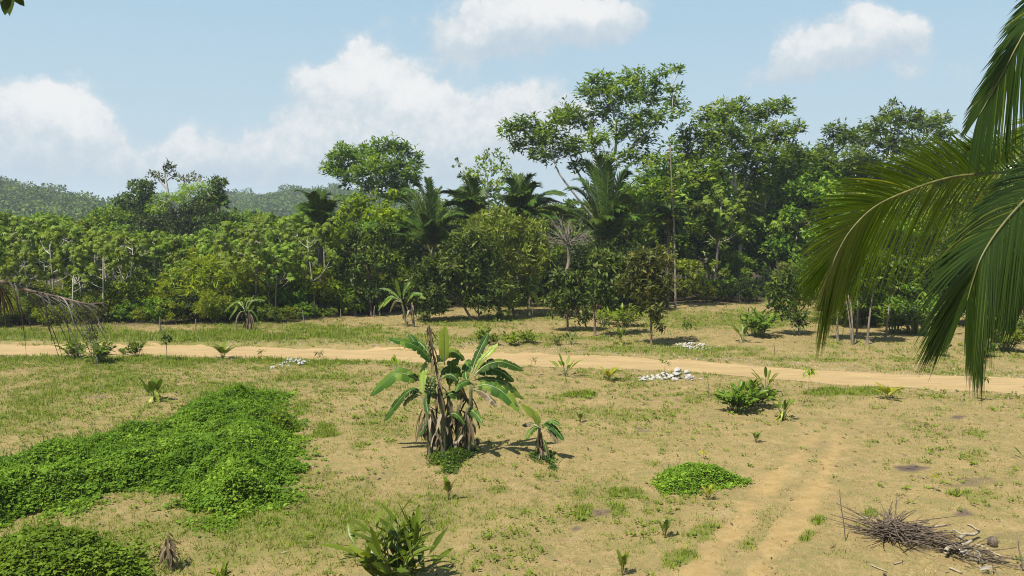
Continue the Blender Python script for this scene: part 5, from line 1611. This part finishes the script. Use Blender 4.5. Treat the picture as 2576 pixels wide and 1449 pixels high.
def banana_plant(label, base_px, Y, stems, leaves_, seed, crop, stalk=None, bunch=None, deadn=26, group='banana plants', name='banana_plant', W0=.42, wl=1.0):
    rg = np.random.default_rng(seed)
    b = gp(*base_px)
    Y = b[1]
    t_ = thing(name, label, 'banana plant', b, group)
    for (p0, p1, r) in stems:
        A_, B_ = at(*conv(crop[0], p0), Y + rg.uniform(-.25, .25)), at(*conv(crop[0], p1), Y + rg.uniform(-.2, .2))
        A_[2] = float(gz(A_[0], A_[1])) - .05
        mb = MB()
        P = smooth_path([A_, (A_ + B_) / 2 + rg.normal(size=3) * .04, B_], 12)
        tube(mb, P, np.linspace(r, r * .5, 12) * .75, 10)
        st = part('stem', mb.mesh('banana_stem', M['stem'], True, b), t_)
        md = MB()
        nd = deadn
        f = rg.uniform(.25, .95, nd)
        p = A_ + (B_ - A_) * f[:, None] + rg.normal(size=(nd, 3)) * np.array([r * .6, r * .6, 0])
        a = rg.uniform(0, 6.28, nd)
        D = np.stack([np.cos(a) * .5, np.sin(a) * .5, rg.uniform(-1.2, -.2, nd)], 1)
        N = np.stack([np.cos(a), np.sin(a), 0.3 + 0 * a], 1)
        blade_leaves(md, p, D, N, rg.uniform(.25, .75, nd) * wl * np.minimum(1, (f + .25)), rg.uniform(.06, .16, nd) * wl, rg, seg=5, droop=.9, rlo=0, rhi=1, fold=.6)
        part('dead_leaves', md.mesh('dead_leaves', M['dead'], False, b), st)
    for (pts, wpx, kind) in leaves_:
        k = len(pts)
        dy0, dy1 = rg.uniform(-.12, .12), rg.choice([-1, 1]) * rg.uniform(.15, .8) * wl
        W3 = [at(*conv(crop[1], p), Y + dy0 + (dy1 - dy0) * q / (k - 1)) for q, p in enumerate(pts)]
        mat = {'g': M['banana'], 'p': M['banana_pale'], 'd': M['dead'], 'y': M['banana_pale'], 'o': M['palm']}[kind]
        T = unit(W3[-1] - W3[0])
        nh = unit(np.array([0, -.8, .62]) + rg.normal(size=3) * .15) if abs(T[2]) < .75 else unit(np.array([rg.normal() * .3, -1, .25]))
        mr, me_ = banana_leaf(W3, wpx * 1.3 * .375 / FPX * Y, rg, mat, nh, b, .8 if kind != 'p' else .2, .75 if kind == 'd' else (.5 if abs(T[2]) < .75 else .08))
        lf = part('leaf', me_, t_)
        part('midrib', mr, lf)
        if kind == 'p':
            lf['label'] = 'pale young upright leaf'
        if kind == 'd':
            lf['label'] = 'withered brown leaf'
    if stalk:
        mb = MB()
        P = [at(*conv(crop[1], p), Y - .15) for p in stalk]
        tube(mb, smooth_path(P, 14), np.linspace(.034, .03, 14) * rg.uniform(.7, 1.3, 14), 7)
        st = part('flower_stalk', mb.mesh('flower_stalk', M['stick'], True, b), t_)
        md = MB()
        P = smooth_path(P, 30)
        a = rg.uniform(0, 6.28, 30)
        D = np.stack([np.cos(a) * .5, np.sin(a) * .5, -rg.uniform(.3, 1.2, 30)], 1)
        blade_leaves(md, P, D, np.stack([np.cos(a), np.sin(a), .2 + 0 * a], 1), rg.uniform(.15, .4, 30), rg.uniform(.06, .13, 30), rg, seg=4, droop=.8, rlo=0, rhi=.9, fold=.6)
        part('dead_leaves', md.mesh('dead_leaves', M['dead'], False, b), st)
    if bunch:
        c = at(*conv(crop[1], bunch), Y - .35)
        mb = MB()
        for ring in range(5):
            for q in range(9):
                a = q / 9 * 6.28 + ring * .3
                p = c + np.array([math.cos(a) * .05, math.sin(a) * .05, .22 - ring * .1])
                o = np.array([math.cos(a), math.sin(a), 0])
                tube(mb, bez(p, p + o * .1 - np.array([0, 0, .02]), p + o * .13 + np.array([0, 0, .08]), 5), [.012, .022, .024, .02, .006], 6)
        part('banana_bunch', mb.mesh('banana_bunch', M['fruit'], True, b), t_)
    return t_


banana_plant('tall banana clump with torn leaves in the middle of the field', (1125, 1142), 24,
             [((712, 590), (668, 250), .13), ((800, 620), (770, 180), .14), ((850, 600), (835, 230), .13), ((905, 600), (900, 300), .12), ((962, 595), (985, 170), .13), ((770, 600), (720, 330), .11), ((930, 605), (960, 330), .1)],
             [([(735, 1125), (680, 1050), (600, 985), (425, 940)], 62, 'g'), ([(700, 1090), (660, 1040), (610, 970), (568, 908)], 52, 'g'), ([(735, 1110), (680, 1010), (620, 960), (600, 955)], 50, 'g'),
              ([(808, 1120), (806, 1040), (806, 950), (815, 858)], 60, 'p'), ([(655, 1235), (580, 1190), (470, 1185), (310, 1325)], 84, 'g'), ([(655, 1310), (590, 1290), (510, 1350), (400, 1498)], 70, 'g'),
              ([(990, 1170), (1020, 1080), (1060, 990), (1103, 908)], 50, 'g'), ([(1000, 1180), (1050, 1090), (1110, 1030), (1168, 975)], 46, 'y'), ([(1010, 1185), (1090, 1120), (1200, 1100), (1340, 1155)], 74, 'g'),
              ([(1010, 1195), (1090, 1150), (1180, 1160), (1275, 1230)], 62, 'g'), ([(1000, 1220), (1090, 1215), (1210, 1240), (1338, 1350)], 66, 'g'), ([(1000, 1270), (1100, 1255), (1210, 1310), (1308, 1428)], 76, 'g'),
              ([(745, 1120), (800, 1050), (870, 1030), (943, 1085)], 66, 'g'), ([(770, 1210), (820, 1150), (880, 1140), (925, 1200)], 52, 'g'), ([(790, 1210), (830, 1185), (870, 1195), (902, 1230)], 44, 'g'),
              ([(800, 1350), (850, 1315), (910, 1325), (978, 1362)], 60, 'g'), ([(690, 1270), (710, 1290), (730, 1320), (742, 1345)], 60, 'g'), ([(650, 1320), (600, 1330), (560, 1355), (530, 1390)], 50, 'g'),
              ([(870, 1225), (905, 1260), (935, 1310), (952, 1352)], 46, 'd'), ([(950, 1430), (985, 1425), (1030, 1460), (1062, 1512)], 46, 'g'), ([(700, 1490), (675, 1530), (650, 1570), (630, 1602)], 44, 'g'),
              ([(690, 1080), (672, 1140), (664, 1220), (658, 1310)], 44, 'y'), ([(900, 1290), (880, 1180), (870, 1120), (905, 1080)], 50, 'g'), ([(960, 1240), (950, 1170), (965, 1110), (985, 1085)], 56, 'g'),
              ([(1000, 1290), (1060, 1300), (1120, 1350), (1160, 1400)], 44, 'd'), ([(840, 1290), (845, 1200), (850, 1130), (830, 1090)], 50, 'g'), ([(1000, 1250), (960, 1230), (910, 1255), (880, 1300)], 46, 'g'),
              ([(830, 1470), (870, 1445), (910, 1470), (945, 1520)], 40, 'g'), ([(820, 1480), (828, 1530), (838, 1580), (846, 1630)], 34, 'g'), ([(760, 1250), (705, 1310), (690, 1380), (700, 1450)], 40, 'g')],
             801, ('c7', 'c5'), [(702, 858), (716, 950), (735, 1060), (765, 1200), (790, 1330)], (712, 1265), 17)
banana_plant('small young banana plant just right of the tall banana clump', (1358, 1152), 24,
             [((1450, 655), (1447, 455), .1), ((1475, 650), (1462, 520), .06)],
             [([(1446, 470), (1425, 385), (1380, 340), (1322, 292)], 44, 'p'), ([(1465, 450), (1500, 425), (1555, 470), (1610, 540)], 48, 'g'), ([(1465, 440), (1500, 412), (1545, 412), (1588, 440)], 36, 'g'),
              ([(1445, 460), (1410, 455), (1375, 490), (1348, 533)], 36, 'g'), ([(1440, 450), (1400, 430), (1365, 430), (1328, 437)], 30, 'd'), ([(1480, 470), (1520, 480), (1550, 520), (1568, 562)], 36, 'd'), ([(1462, 520), (1480, 560), (1490, 600), (1497, 640)], 26, 'g')],
             802, ('c7', 'c7'), None, None, 22, wl=.6)
banana_plant('leaning banana plant at the forest edge left of the mango trees', (1012, 822), 54,
             [((560, 860), (520, 690), .14), ((600, 865), (590, 700), .12)],
             [([(520, 690), (500, 620), (490, 580), (478, 545)], 21, 'p'), ([(520, 690), (470, 640), (420, 610), (370, 605)], 22, 'o'), ([(515, 690), (450, 660), (400, 700), (360, 760)], 18, 'o'), ([(530, 680), (540, 620), (560, 580), (580, 560)], 21, 'o'),
              ([(520, 700), (480, 690), (455, 730), (440, 770)], 16, 'd'), ([(560, 700), (590, 650), (640, 640), (680, 680)], 21, 'o'), ([(515, 690), (470, 670), (430, 690), (395, 730)], 18, 'y')],
             803, ('c5', 'c5'), None, None, 14)
banana_plant('wispy banana plant at the forest edge behind the small roadside palm', (628, 830), 53,
             [((1660, 1245), (1640, 1110), .12), ((1690, 1245), (1670, 1120), .1)],
             [([(1640, 1110), (1600, 1060), (1550, 1080), (1500, 1130)], 16, 'o'), ([(1640, 1110), (1620, 1060), (1580, 1110), (1535, 1180)], 14, 'o'), ([(1650, 1105), (1660, 1060), (1690, 1045), (1680, 1030)], 13, 'o'), ([(1655, 1110), (1690, 1055), (1740, 1045), (1780, 1050)], 14, 'o'),
              ([(1650, 1120), (1690, 1120), (1720, 1160), (1735, 1210)], 14, 'o'), ([(1645, 1120), (1610, 1130), (1590, 1170), (1580, 1210)], 13, 'd')],
             804, ('c1', 'c1'), None, None, 14)
banana_plant('banana plant half hidden behind the olive tree trunk', (1330, 800), 62,
             [((1380, 800), (1380, 640), .13)],
             [([(1380, 640), (1350, 600), (1310, 600), (1280, 640)], 30, 'g'), ([(1380, 640), (1410, 590), (1450, 600), (1480, 640)], 30, 'g'), ([(1380, 645), (1400, 640), (1430, 690), (1440, 730)], 28, 'y'), ([(1378, 640), (1370, 590), (1385, 550), (1400, 530)], 26, 'g'), ([(1375, 645), (1340, 640), (1320, 690), (1312, 730)], 26, 'g')],
             805, ('c5', 'c5'), None, None, 10)
weed_o = weed_patch('weed_patch', [(1080, 1150), (1120, 1132), (1165, 1128), (1195, 1132), (1180, 1150), (1150, 1172), (1125, 1190), (1105, 1180)], 0.22, 0.3, 2400, 0.06, M['dark'], 171, ragged=.25)
tag(weed_o, 'dark creeper growing round the foot of the banana clump', 'weeds', kind='stuff')
weed_o = weed_patch('weed_patch', [(1335, 1148), (1360, 1138), (1390, 1140), (1385, 1165), (1395, 1185), (1378, 1172), (1350, 1160)], 0.16, 0.25, 2200, 0.05, M['dark'], 172, ragged=.2)
tag(weed_o, 'dark creeper round the foot of the young banana', 'weeds', kind='stuff')

# ------------------------------------------------------------ white rocks
rg = np.random.default_rng(31)
ROCKS = []
for q in range(6):
    bm = bmesh.new()
    bmesh.ops.create_icosphere(bm, subdivisions=2, radius=1.0)
    ax = rg.uniform(.7, 1.15, 3) * np.array([1.1, 1, .75])
    cuts = unit(rg.normal(size=(9, 3)))
    for v in bm.verts:
        c = np.array(v.co)
        for n_ in cuts:
            d = c @ n_ - .72
            if d > 0:
                c = c - n_ * d
        v.co = c * ax * (1 + rg.normal() * .03)
    me_ = bpy.data.meshes.new('rock')
    bm.to_mesh(me_)
    bm.free()
    me_.materials.append(M['rock'])
    ROCKS.append(me_)


def rock_pile(label, group, spots, seed):
    rg = np.random.default_rng(seed)
    for (cx, cy, rx, ry, n, r0, r1, hz) in spots:
        for q in range(n):
            px, py = cx + rg.normal() * rx * .55, cy + rg.normal() * ry * .5
            b = gp(px, py)
            s = rg.uniform(r0, r1) * .66
            o = part('rock', ROCKS[int(rg.integers(6))])
            k = max(0, 1 - abs(px - cx) / rx) * hz * rg.random()
            o.location = (b[0], b[1], b[2] + s * .3 + k)
            o.scale = (s, s * rg.uniform(.8, 1.2), s * rg.uniform(.75, 1.1))
            o.rotation_euler = (rg.normal() * .3, rg.normal() * .3, rg.uniform(0, 6.28))
            tag(o, label, 'rock', group)


rock_pile('white limestone rock in the pile around the thin sapling below the road', 'white rocks below the road by the thin sapling',
          [(1700, 949, 44, 9, 26, .14, .27, .25), (1640, 953, 34, 6, 10, .1, .2, 0), (1720, 953, 40, 8, 14, .08, .16, 0), (1614, 957, 10, 3, 3, .14, .2, 0)], 41)
rock_pile('small white rock in the strewn heap at the near road edge, left', 'white rocks strewn at the near road edge',
          [(748, 912, 40, 6, 26, .1, .2, .12), (708, 919, 20, 4, 8, .08, .15, 0), (685, 927, 8, 4, 5, .08, .16, 0), (775, 908, 30, 3, 8, .06, .1, 0)], 42)
rock_pile('small white stone in the low heap beyond the road under the mangos', 'white stones heaped beyond the road',
          [(1745, 872, 40, 6, 34, .09, .17, .1), (1715, 868, 20, 4, 8, .08, .14, 0), (1775, 876, 18, 4, 8, .07, .12, 0)], 43)

# ------------------------------------------------------------ brush pile


def z2(c):
    return 2083 + c[0] * .1913, 1177.5 + c[1] * .1913


rg = np.random.default_rng(51)
STK = []
for q in range(7):
    mb = MB()
    k = rg.normal(size=(4, 3)) * .025
    tube(mb, smooth_path([(-.5, 0, 0) + k[0] * 0, np.array([-.17, 0, 0]) + k[1], np.array([.17, 0, 0]) + k[2], (.5, 0, 0)], 9), np.linspace(.0125, .007, 9), 5)
    if q % 2:
        tube(mb, bez((.1, 0, 0), np.array([.2, .05, .03]), np.array([.34, .1 * (-1) ** (q // 2), .06]), 5), np.linspace(.008, .004, 5), 4)
    STK.append(mb.mesh('stick', M['stick'], True))
STKP = []
for q in range(3):
    mb = MB()
    k = rg.normal(size=(2, 3)) * .008
    tube(mb, smooth_path([(-.5, 0, 0), np.array([-.17, 0, 0]) + k[0], np.array([.17, 0, 0]) + k[1], (.5, 0, 0)], 7), np.linspace(.015, .011, 7), 6)
    STKP.append(mb.mesh('stick', M['pale_stick'], True))


def stick(p, d, ln, pale=False, th=1.0, label='dry grey brown stick in the brush pile', group='sticks in the brush pile'):
    o = part('stick', (STKP if pale else STK)[int(rg.integers(3 if pale else 7))])
    o.location = tuple(p)
    d = unit(np.asarray(d, float))
    q = Vector(d).to_track_quat('X', 'Z')
    o.rotation_mode = 'QUATERNION'
    o.rotation_quaternion = q
    o.scale = (ln, th * rg.uniform(.9, 1.3), th * rg.uniform(.9, 1.3))
    tag(o, label, 'stick', group)


hub, tail = gp(*z2((830, 930))), gp(*z2((2150, 1240)))
ax = tail - hub
axl = np.linalg.norm(ax)
for q in range(96):                                  # radiating from the hub
    a = rg.uniform(0, 6.28)
    d = np.array([math.cos(a), math.sin(a) * .9, rg.uniform(-.05, .38)])
    ln = rg.uniform(.6, 1.5)
    p = hub + rg.normal(size=3) * np.array([.14, .1, 0]) + d * ln * rg.uniform(.15, .5)
    p[2] = float(gz(p[0], p[1])) + .05 + rg.uniform(0, .3) + max(0, d[2]) * ln * .25
    stick(p, d, ln)
for q in range(58):                                 # the long bundle lying to the right
    f = rg.uniform(-.05, 1.0)
    a = math.atan2(ax[1], ax[0]) + rg.normal() * .75
    d = np.array([math.cos(a), math.sin(a), rg.normal() * .1])
    p = hub + ax * f + np.array([rg.normal() * .12, rg.normal() * .26, 0])
    p[2] = float(gz(p[0], p[1])) + .03 + rg.uniform(0, .28) * (1 - .5 * abs(f - .4))
    stick(p, d, rg.uniform(.6, 1.7), th=rg.uniform(.8, 1.4))
for (c0, c1, th) in (((1540, 1195), (1700, 1090), 2.6), ((1720, 1020), (1975, 925), 2.6), ((1740, 1110), (1900, 1040), 2.4), ((1380, 860), (1560, 840), 1.8), ((1640, 900), (1780, 980), 1.4), ((1950, 1100), (2290, 1260), 1.5), ((1830, 755), (2000, 835), 1.2), ((1600, 1330), (1760, 1400), 1.3), ((570, 1290), (770, 1375), 1.0), ((860, 1275), (980, 1245), 1.0), ((340, 850), (480, 815), 1.0), ((400, 690), (560, 670), 1.0)):
    A_, B_ = gp(*z2(c0)), gp(*z2(c1))
    p = (A_ + B_) / 2
    p[2] += .16 if th > 1.3 else .03
    stick(p, B_ - A_, np.linalg.norm(B_ - A_), True, th, 'bleached pale stick lying on or beside the brush pile', 'bleached sticks at the brush pile')
mb = MB()
bm = bmesh.new()
bmesh.ops.create_icosphere(bm, subdivisions=2, radius=.11)
for v in bm.verts:
    v.co = v.co * (1 + rg.normal() * .04)
    v.co.z *= 1.15
me_ = bpy.data.meshes.new('coconut_husk')
bm.to_mesh(me_)
bm.free()
me_.materials.append(M['dark_bark'])
o = part('coconut_husk', me_)
hb = gp(*z2((2160, 1030)))
o.location = (hb[0], hb[1], hb[2] + .1)
tag(o, 'brown coconut husk lying at the right end of the brush pile', 'coconut')
for q, c in enumerate([(1900, 1200), (2010, 1300), (2130, 1390)]):
    b = gp(*z2(c))
    md = MB()
    n = 9
    a = rg.uniform(0, 6.28, n)
    blade_leaves(md, rg.normal(size=(n, 3)) * .05 + np.array([0, 0, .1]), np.stack([np.cos(a), np.sin(a), rg.uniform(0, .7, n)], 1), np.stack([-np.sin(a), np.cos(a), .6 + 0 * a], 1), rg.uniform(.15, .32, n), rg.uniform(.03, .07, n), rg, seg=5, droop=.9, rlo=.6, rhi=1, fold=.5)
    o = part('palm_sheath', md.mesh('palm_sheath', M['grey_dead']))
    o.location = (b[0], b[1], b[2] + .02)
    tag(o, 'curled bleached palm sheath at the brush pile, %s of three' % ['nearest its middle', 'between the other two', 'nearest the bottom edge'][q], 'dead leaf', 'bleached palm sheaths')

# ------------------------------------------------------------ near palms at the picture edges
rg = np.random.default_rng(61)
cr = at(2840, 400, 7.6)
pb = np.array([cr[0] + .25, cr[1] + .1, float(gz(cr[0] + .25, cr[1] + .1)) - .1])
cp = thing('coconut_palm', 'green coconut palm at the right edge, fronds hanging into view', 'palm', pb)
mb = MB()
tube(mb, smooth_path([pb, pb * .5 + cr * .5 + np.array([.15, 0, 0]), cr + np.array([0, 0, .1])], 16), np.linspace(.19, .12, 16), 12)
part('trunk', mb.mesh('coconut_trunk', M['palm_bark'], True, pb), cp)
kwc = dict(rmat=M['rachis'], lmat=M['coco'], r0=.015, r1=.003)

kws = dict(kwc, lmat=M['shade_palm'])  # shaded fronds: same leaflets, shade put into their colour


def px_path(pts):
    return smooth_path([cr] + [at(x, y, Y_) for x, y, Y_ in pts], 40)


add_frond(cp, px_path([(2660, 425, 7.3), (2490, 436, 7.0), (2383, 448, 6.8), (2270, 486, 6.6), (2195, 524, 6.5), (2139, 580, 6.4), (2104, 640, 6.35), (2086, 692, 6.3), (2076, 740, 6.3)]),
          (.12, -.15, 1.0), rg, pb, nper=280, Lmax=(.80, .84), W=.0145, ang=(.72, .95), ang_tip=.36, droop=(.14, .55), seg=6, t0=.12, lift=.05, **kwc)
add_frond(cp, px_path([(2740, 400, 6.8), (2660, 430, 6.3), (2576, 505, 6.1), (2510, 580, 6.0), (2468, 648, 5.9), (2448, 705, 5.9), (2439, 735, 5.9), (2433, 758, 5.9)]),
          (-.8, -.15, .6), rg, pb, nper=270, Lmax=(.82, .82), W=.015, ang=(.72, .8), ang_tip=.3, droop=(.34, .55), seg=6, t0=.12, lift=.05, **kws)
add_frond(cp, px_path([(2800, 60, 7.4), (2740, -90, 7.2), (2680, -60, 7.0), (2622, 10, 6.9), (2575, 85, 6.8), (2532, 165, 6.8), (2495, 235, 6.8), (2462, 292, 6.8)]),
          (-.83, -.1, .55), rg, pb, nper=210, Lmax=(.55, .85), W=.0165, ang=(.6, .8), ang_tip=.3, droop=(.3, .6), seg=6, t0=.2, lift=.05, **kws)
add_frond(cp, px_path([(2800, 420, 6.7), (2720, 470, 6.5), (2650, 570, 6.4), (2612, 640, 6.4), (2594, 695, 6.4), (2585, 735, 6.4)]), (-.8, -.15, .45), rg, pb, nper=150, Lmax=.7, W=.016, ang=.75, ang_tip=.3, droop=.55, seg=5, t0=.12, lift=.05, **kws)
add_frond(cp, px_path([(2740, 300, 7.6), (2680, 300, 7.7), (2620, 330, 7.8), (2570, 380, 7.9), (2530, 430, 7.9)]), (.2, .4, .8), rg, pb, nper=60, Lmax=.5, W=.03, ang=.8, ang_tip=.4, droop=.3, seg=5, t0=.2, lift=.1, **kwc)
for (dx, dy, dz, sx) in ((.5, -2.2, -.2, 1), (2.4, -1.0, .3, 1), (2.6, .9, -.2, 1), (.9, 2.6, .1, 1), (2.2, 2.2, .9, 1), (1.6, -1.9, 1.2, 1), (1.6, 1.2, 1.6, 1), (.9, .4, 2.8, 1), (1.2, -.9, 2.4, 1), (-.6, -1.6, 2.3, 1)):
    e = cr + np.array([dx, dy, dz]) * 1.15
    hd = unit(np.array([dx, dy, 0.01]))
    P = bez(cr, cr + np.array([dx * .5, dy * .5, dz * .7 + 1.0]), e, 24)
    add_frond(cp, P, (-hd[1], hd[0], .15), rg, pb, nper=100, Lmax=.8, W=.026, ang=.8, ang_tip=.35, droop=.5, seg=4, t0=.15, lift=.15, **kwc)

# dead frond of a palm standing outside the left edge
cl_ = at(-420, 650, 5.0)
pl = np.array([cl_[0] - .2, cl_[1], float(gz(cl_[0] - .2, cl_[1])) - .1])
dp = thing('dying_palm', 'dead grey palm frond drooping in from the left edge', 'palm', pl)
mb = MB()
tube(mb, smooth_path([pl, pl * .5 + cl_ * .5 + np.array([-.1, 0, 0]), cl_], 14), np.linspace(.18, .12, 14), 10)
part('trunk', mb.mesh('dying_trunk', M['palm_bark'], True, pl), dp)
P = smooth_path([cl_, at(-220, 672, 4.9), at(-20, 703, 4.8), (at(70, 730, 4.75)), at(150, 748, 4.7), at(215, 764, 4.7), at(262, 762, 4.7)], 36)
a_, b_ = frond_meshes(P, (.1, -.9, .35), 24, .44, .016, 1.1, 1.1, rg, seg=9, r0=.013, r1=.005, rmat=M['stick'], lmat=M['grey_dead'], t0=.3, ang_tip=.45, origin=pl, lift=.35, rndlo=0, rndhi=.9, ragged=.35, fold=.7,
                      prof=lambda t: np.interp(t, [0, .5, .62, .72, .82, .92, 1], [1.1, 1.1, 1.0, .65, .32, .2, .12]))
f = part('frond', a_, dp)
part('leaflets', b_, f)
for (dx, dy, dz) in ((-1.2, .6, -.8), (-.9, -.9, -.6), (.2, 1.3, -.3), (-1.0, .2, .9)):
    e = cl_ + np.array([dx, dy, dz])
    hd = unit(np.array([dx, dy, 0.01]))
    a_, b_ = frond_meshes(bez(cl_, cl_ + np.array([dx * .5, dy * .5, dz * .5 + .6]), e, 16), (-hd[1], hd[0], .2), 36, .5, .03, .8, .9, rg, seg=5, r0=.022, r1=.005, rmat=M['stick'], lmat=M['grey_dead'], origin=pl)
    f = part('frond', a_, dp)
    part('leaflets', b_, f)

# leafy limb of a tree outside the upper left corner
tb = np.array([-4.6, 5.0, float(gz(-4.6, 5.0)) - .1])
tw = at(28, -60, 4.6)
tt = thing('overhanging_tree', 'dark leaf tip hanging into the top left corner', 'tree', tb)
mb = MB()
tube(mb, smooth_path([tb, tb + np.array([.1, 0, 4]), tb + np.array([.2, 0, 8]), tb + np.array([.3, 0, 10.5])], 14), np.linspace(.16, .05, 14), 8)
tube(mb, smooth_path([tb + np.array([.2, 0, 8]), (tb + np.array([.2, 0, 8.6])) * .5 + tw * .5 + np.array([0, 0, .2]), tw], 10), np.linspace(.05, .008, 10), 6)
part('trunk', mb.mesh('limb', M['bark'], True, tb), tt)
ml = MB()
L0 = [((20, -20), (12, 36), .055), ((30, -25), (62, 14), .05), ((35, -10), (24, 38), .06), ((20, -30), (-12, 10), .05), ((40, -40), (75, -10), .05)]
for (p0, p1, W_) in L0:
    a_, e_ = at(*p0, 4.6), at(*p1, 4.6 + rg.uniform(-.05, .05))
    blade_leaves(ml, a_[None], (e_ - a_)[None], np.array([[rg.normal() * .3, -1, .2]]), np.linalg.norm(e_ - a_), W_ * 1.2, rg, droop=.1, rlo=.2, rhi=.5)
n = 260
for c_ in (tw + np.array([-.5, 0, .5]), tb + np.array([.3, 0, 10.4]), tb + np.array([-.6, .5, 9.6]), tb + np.array([.4, -.9, 9.5])):
    foliage(ml, c_, (.75 if c_[0] < tw[0] - .6 else .35, .7, .45), rg, .13, .06, 5, 1.2)
part('crown', ml.mesh('limb_leaves', M['dark'], False, tb), tt)

# palm just outside the right edge that throws its shadow over the road verge
sp_ = small_palm('young_palm', 'dark palm at the right road edge, only its frond tips in view', (2665, 1020), 935, 10, M['ginger'], 64, spread=.8, up=(.15, .9))

# ------------------------------------------------------------ haze
HAZE = 0.00036
if HAZE:
    hb_ = bpy.data.meshes.new('haze')
    x0, x1, y0, y1, z0, z1 = -1700, 1700, -1700, 1700, -2.0, 60
    hb_.from_pydata([(x0, y0, z0), (x1, y0, z0), (x1, y1, z0), (x0, y1, z0), (x0, y0, z1), (x1, y0, z1), (x1, y1, z1), (x0, y1, z1)], [],
                    [(3, 2, 1, 0), (4, 5, 6, 7), (0, 1, 5, 4), (1, 2, 6, 5), (2, 3, 7, 6), (3, 0, 4, 7)])
    hm, t = newmat('haze')
    pv = t.n('ShaderNodeVolumePrincipled', {'Color': (0.80, 0.89, 1.0, 1), 'Density': HAZE, 'Anisotropy': 0.2})
    t.n('ShaderNodeOutputMaterial', {'Volume': pv.outputs[0]})
    hb_.materials.append(hm)
    tag(part('haze', hb_), 'thin blue haze over the valley', 'haze', kind='stuff')
label_placed()
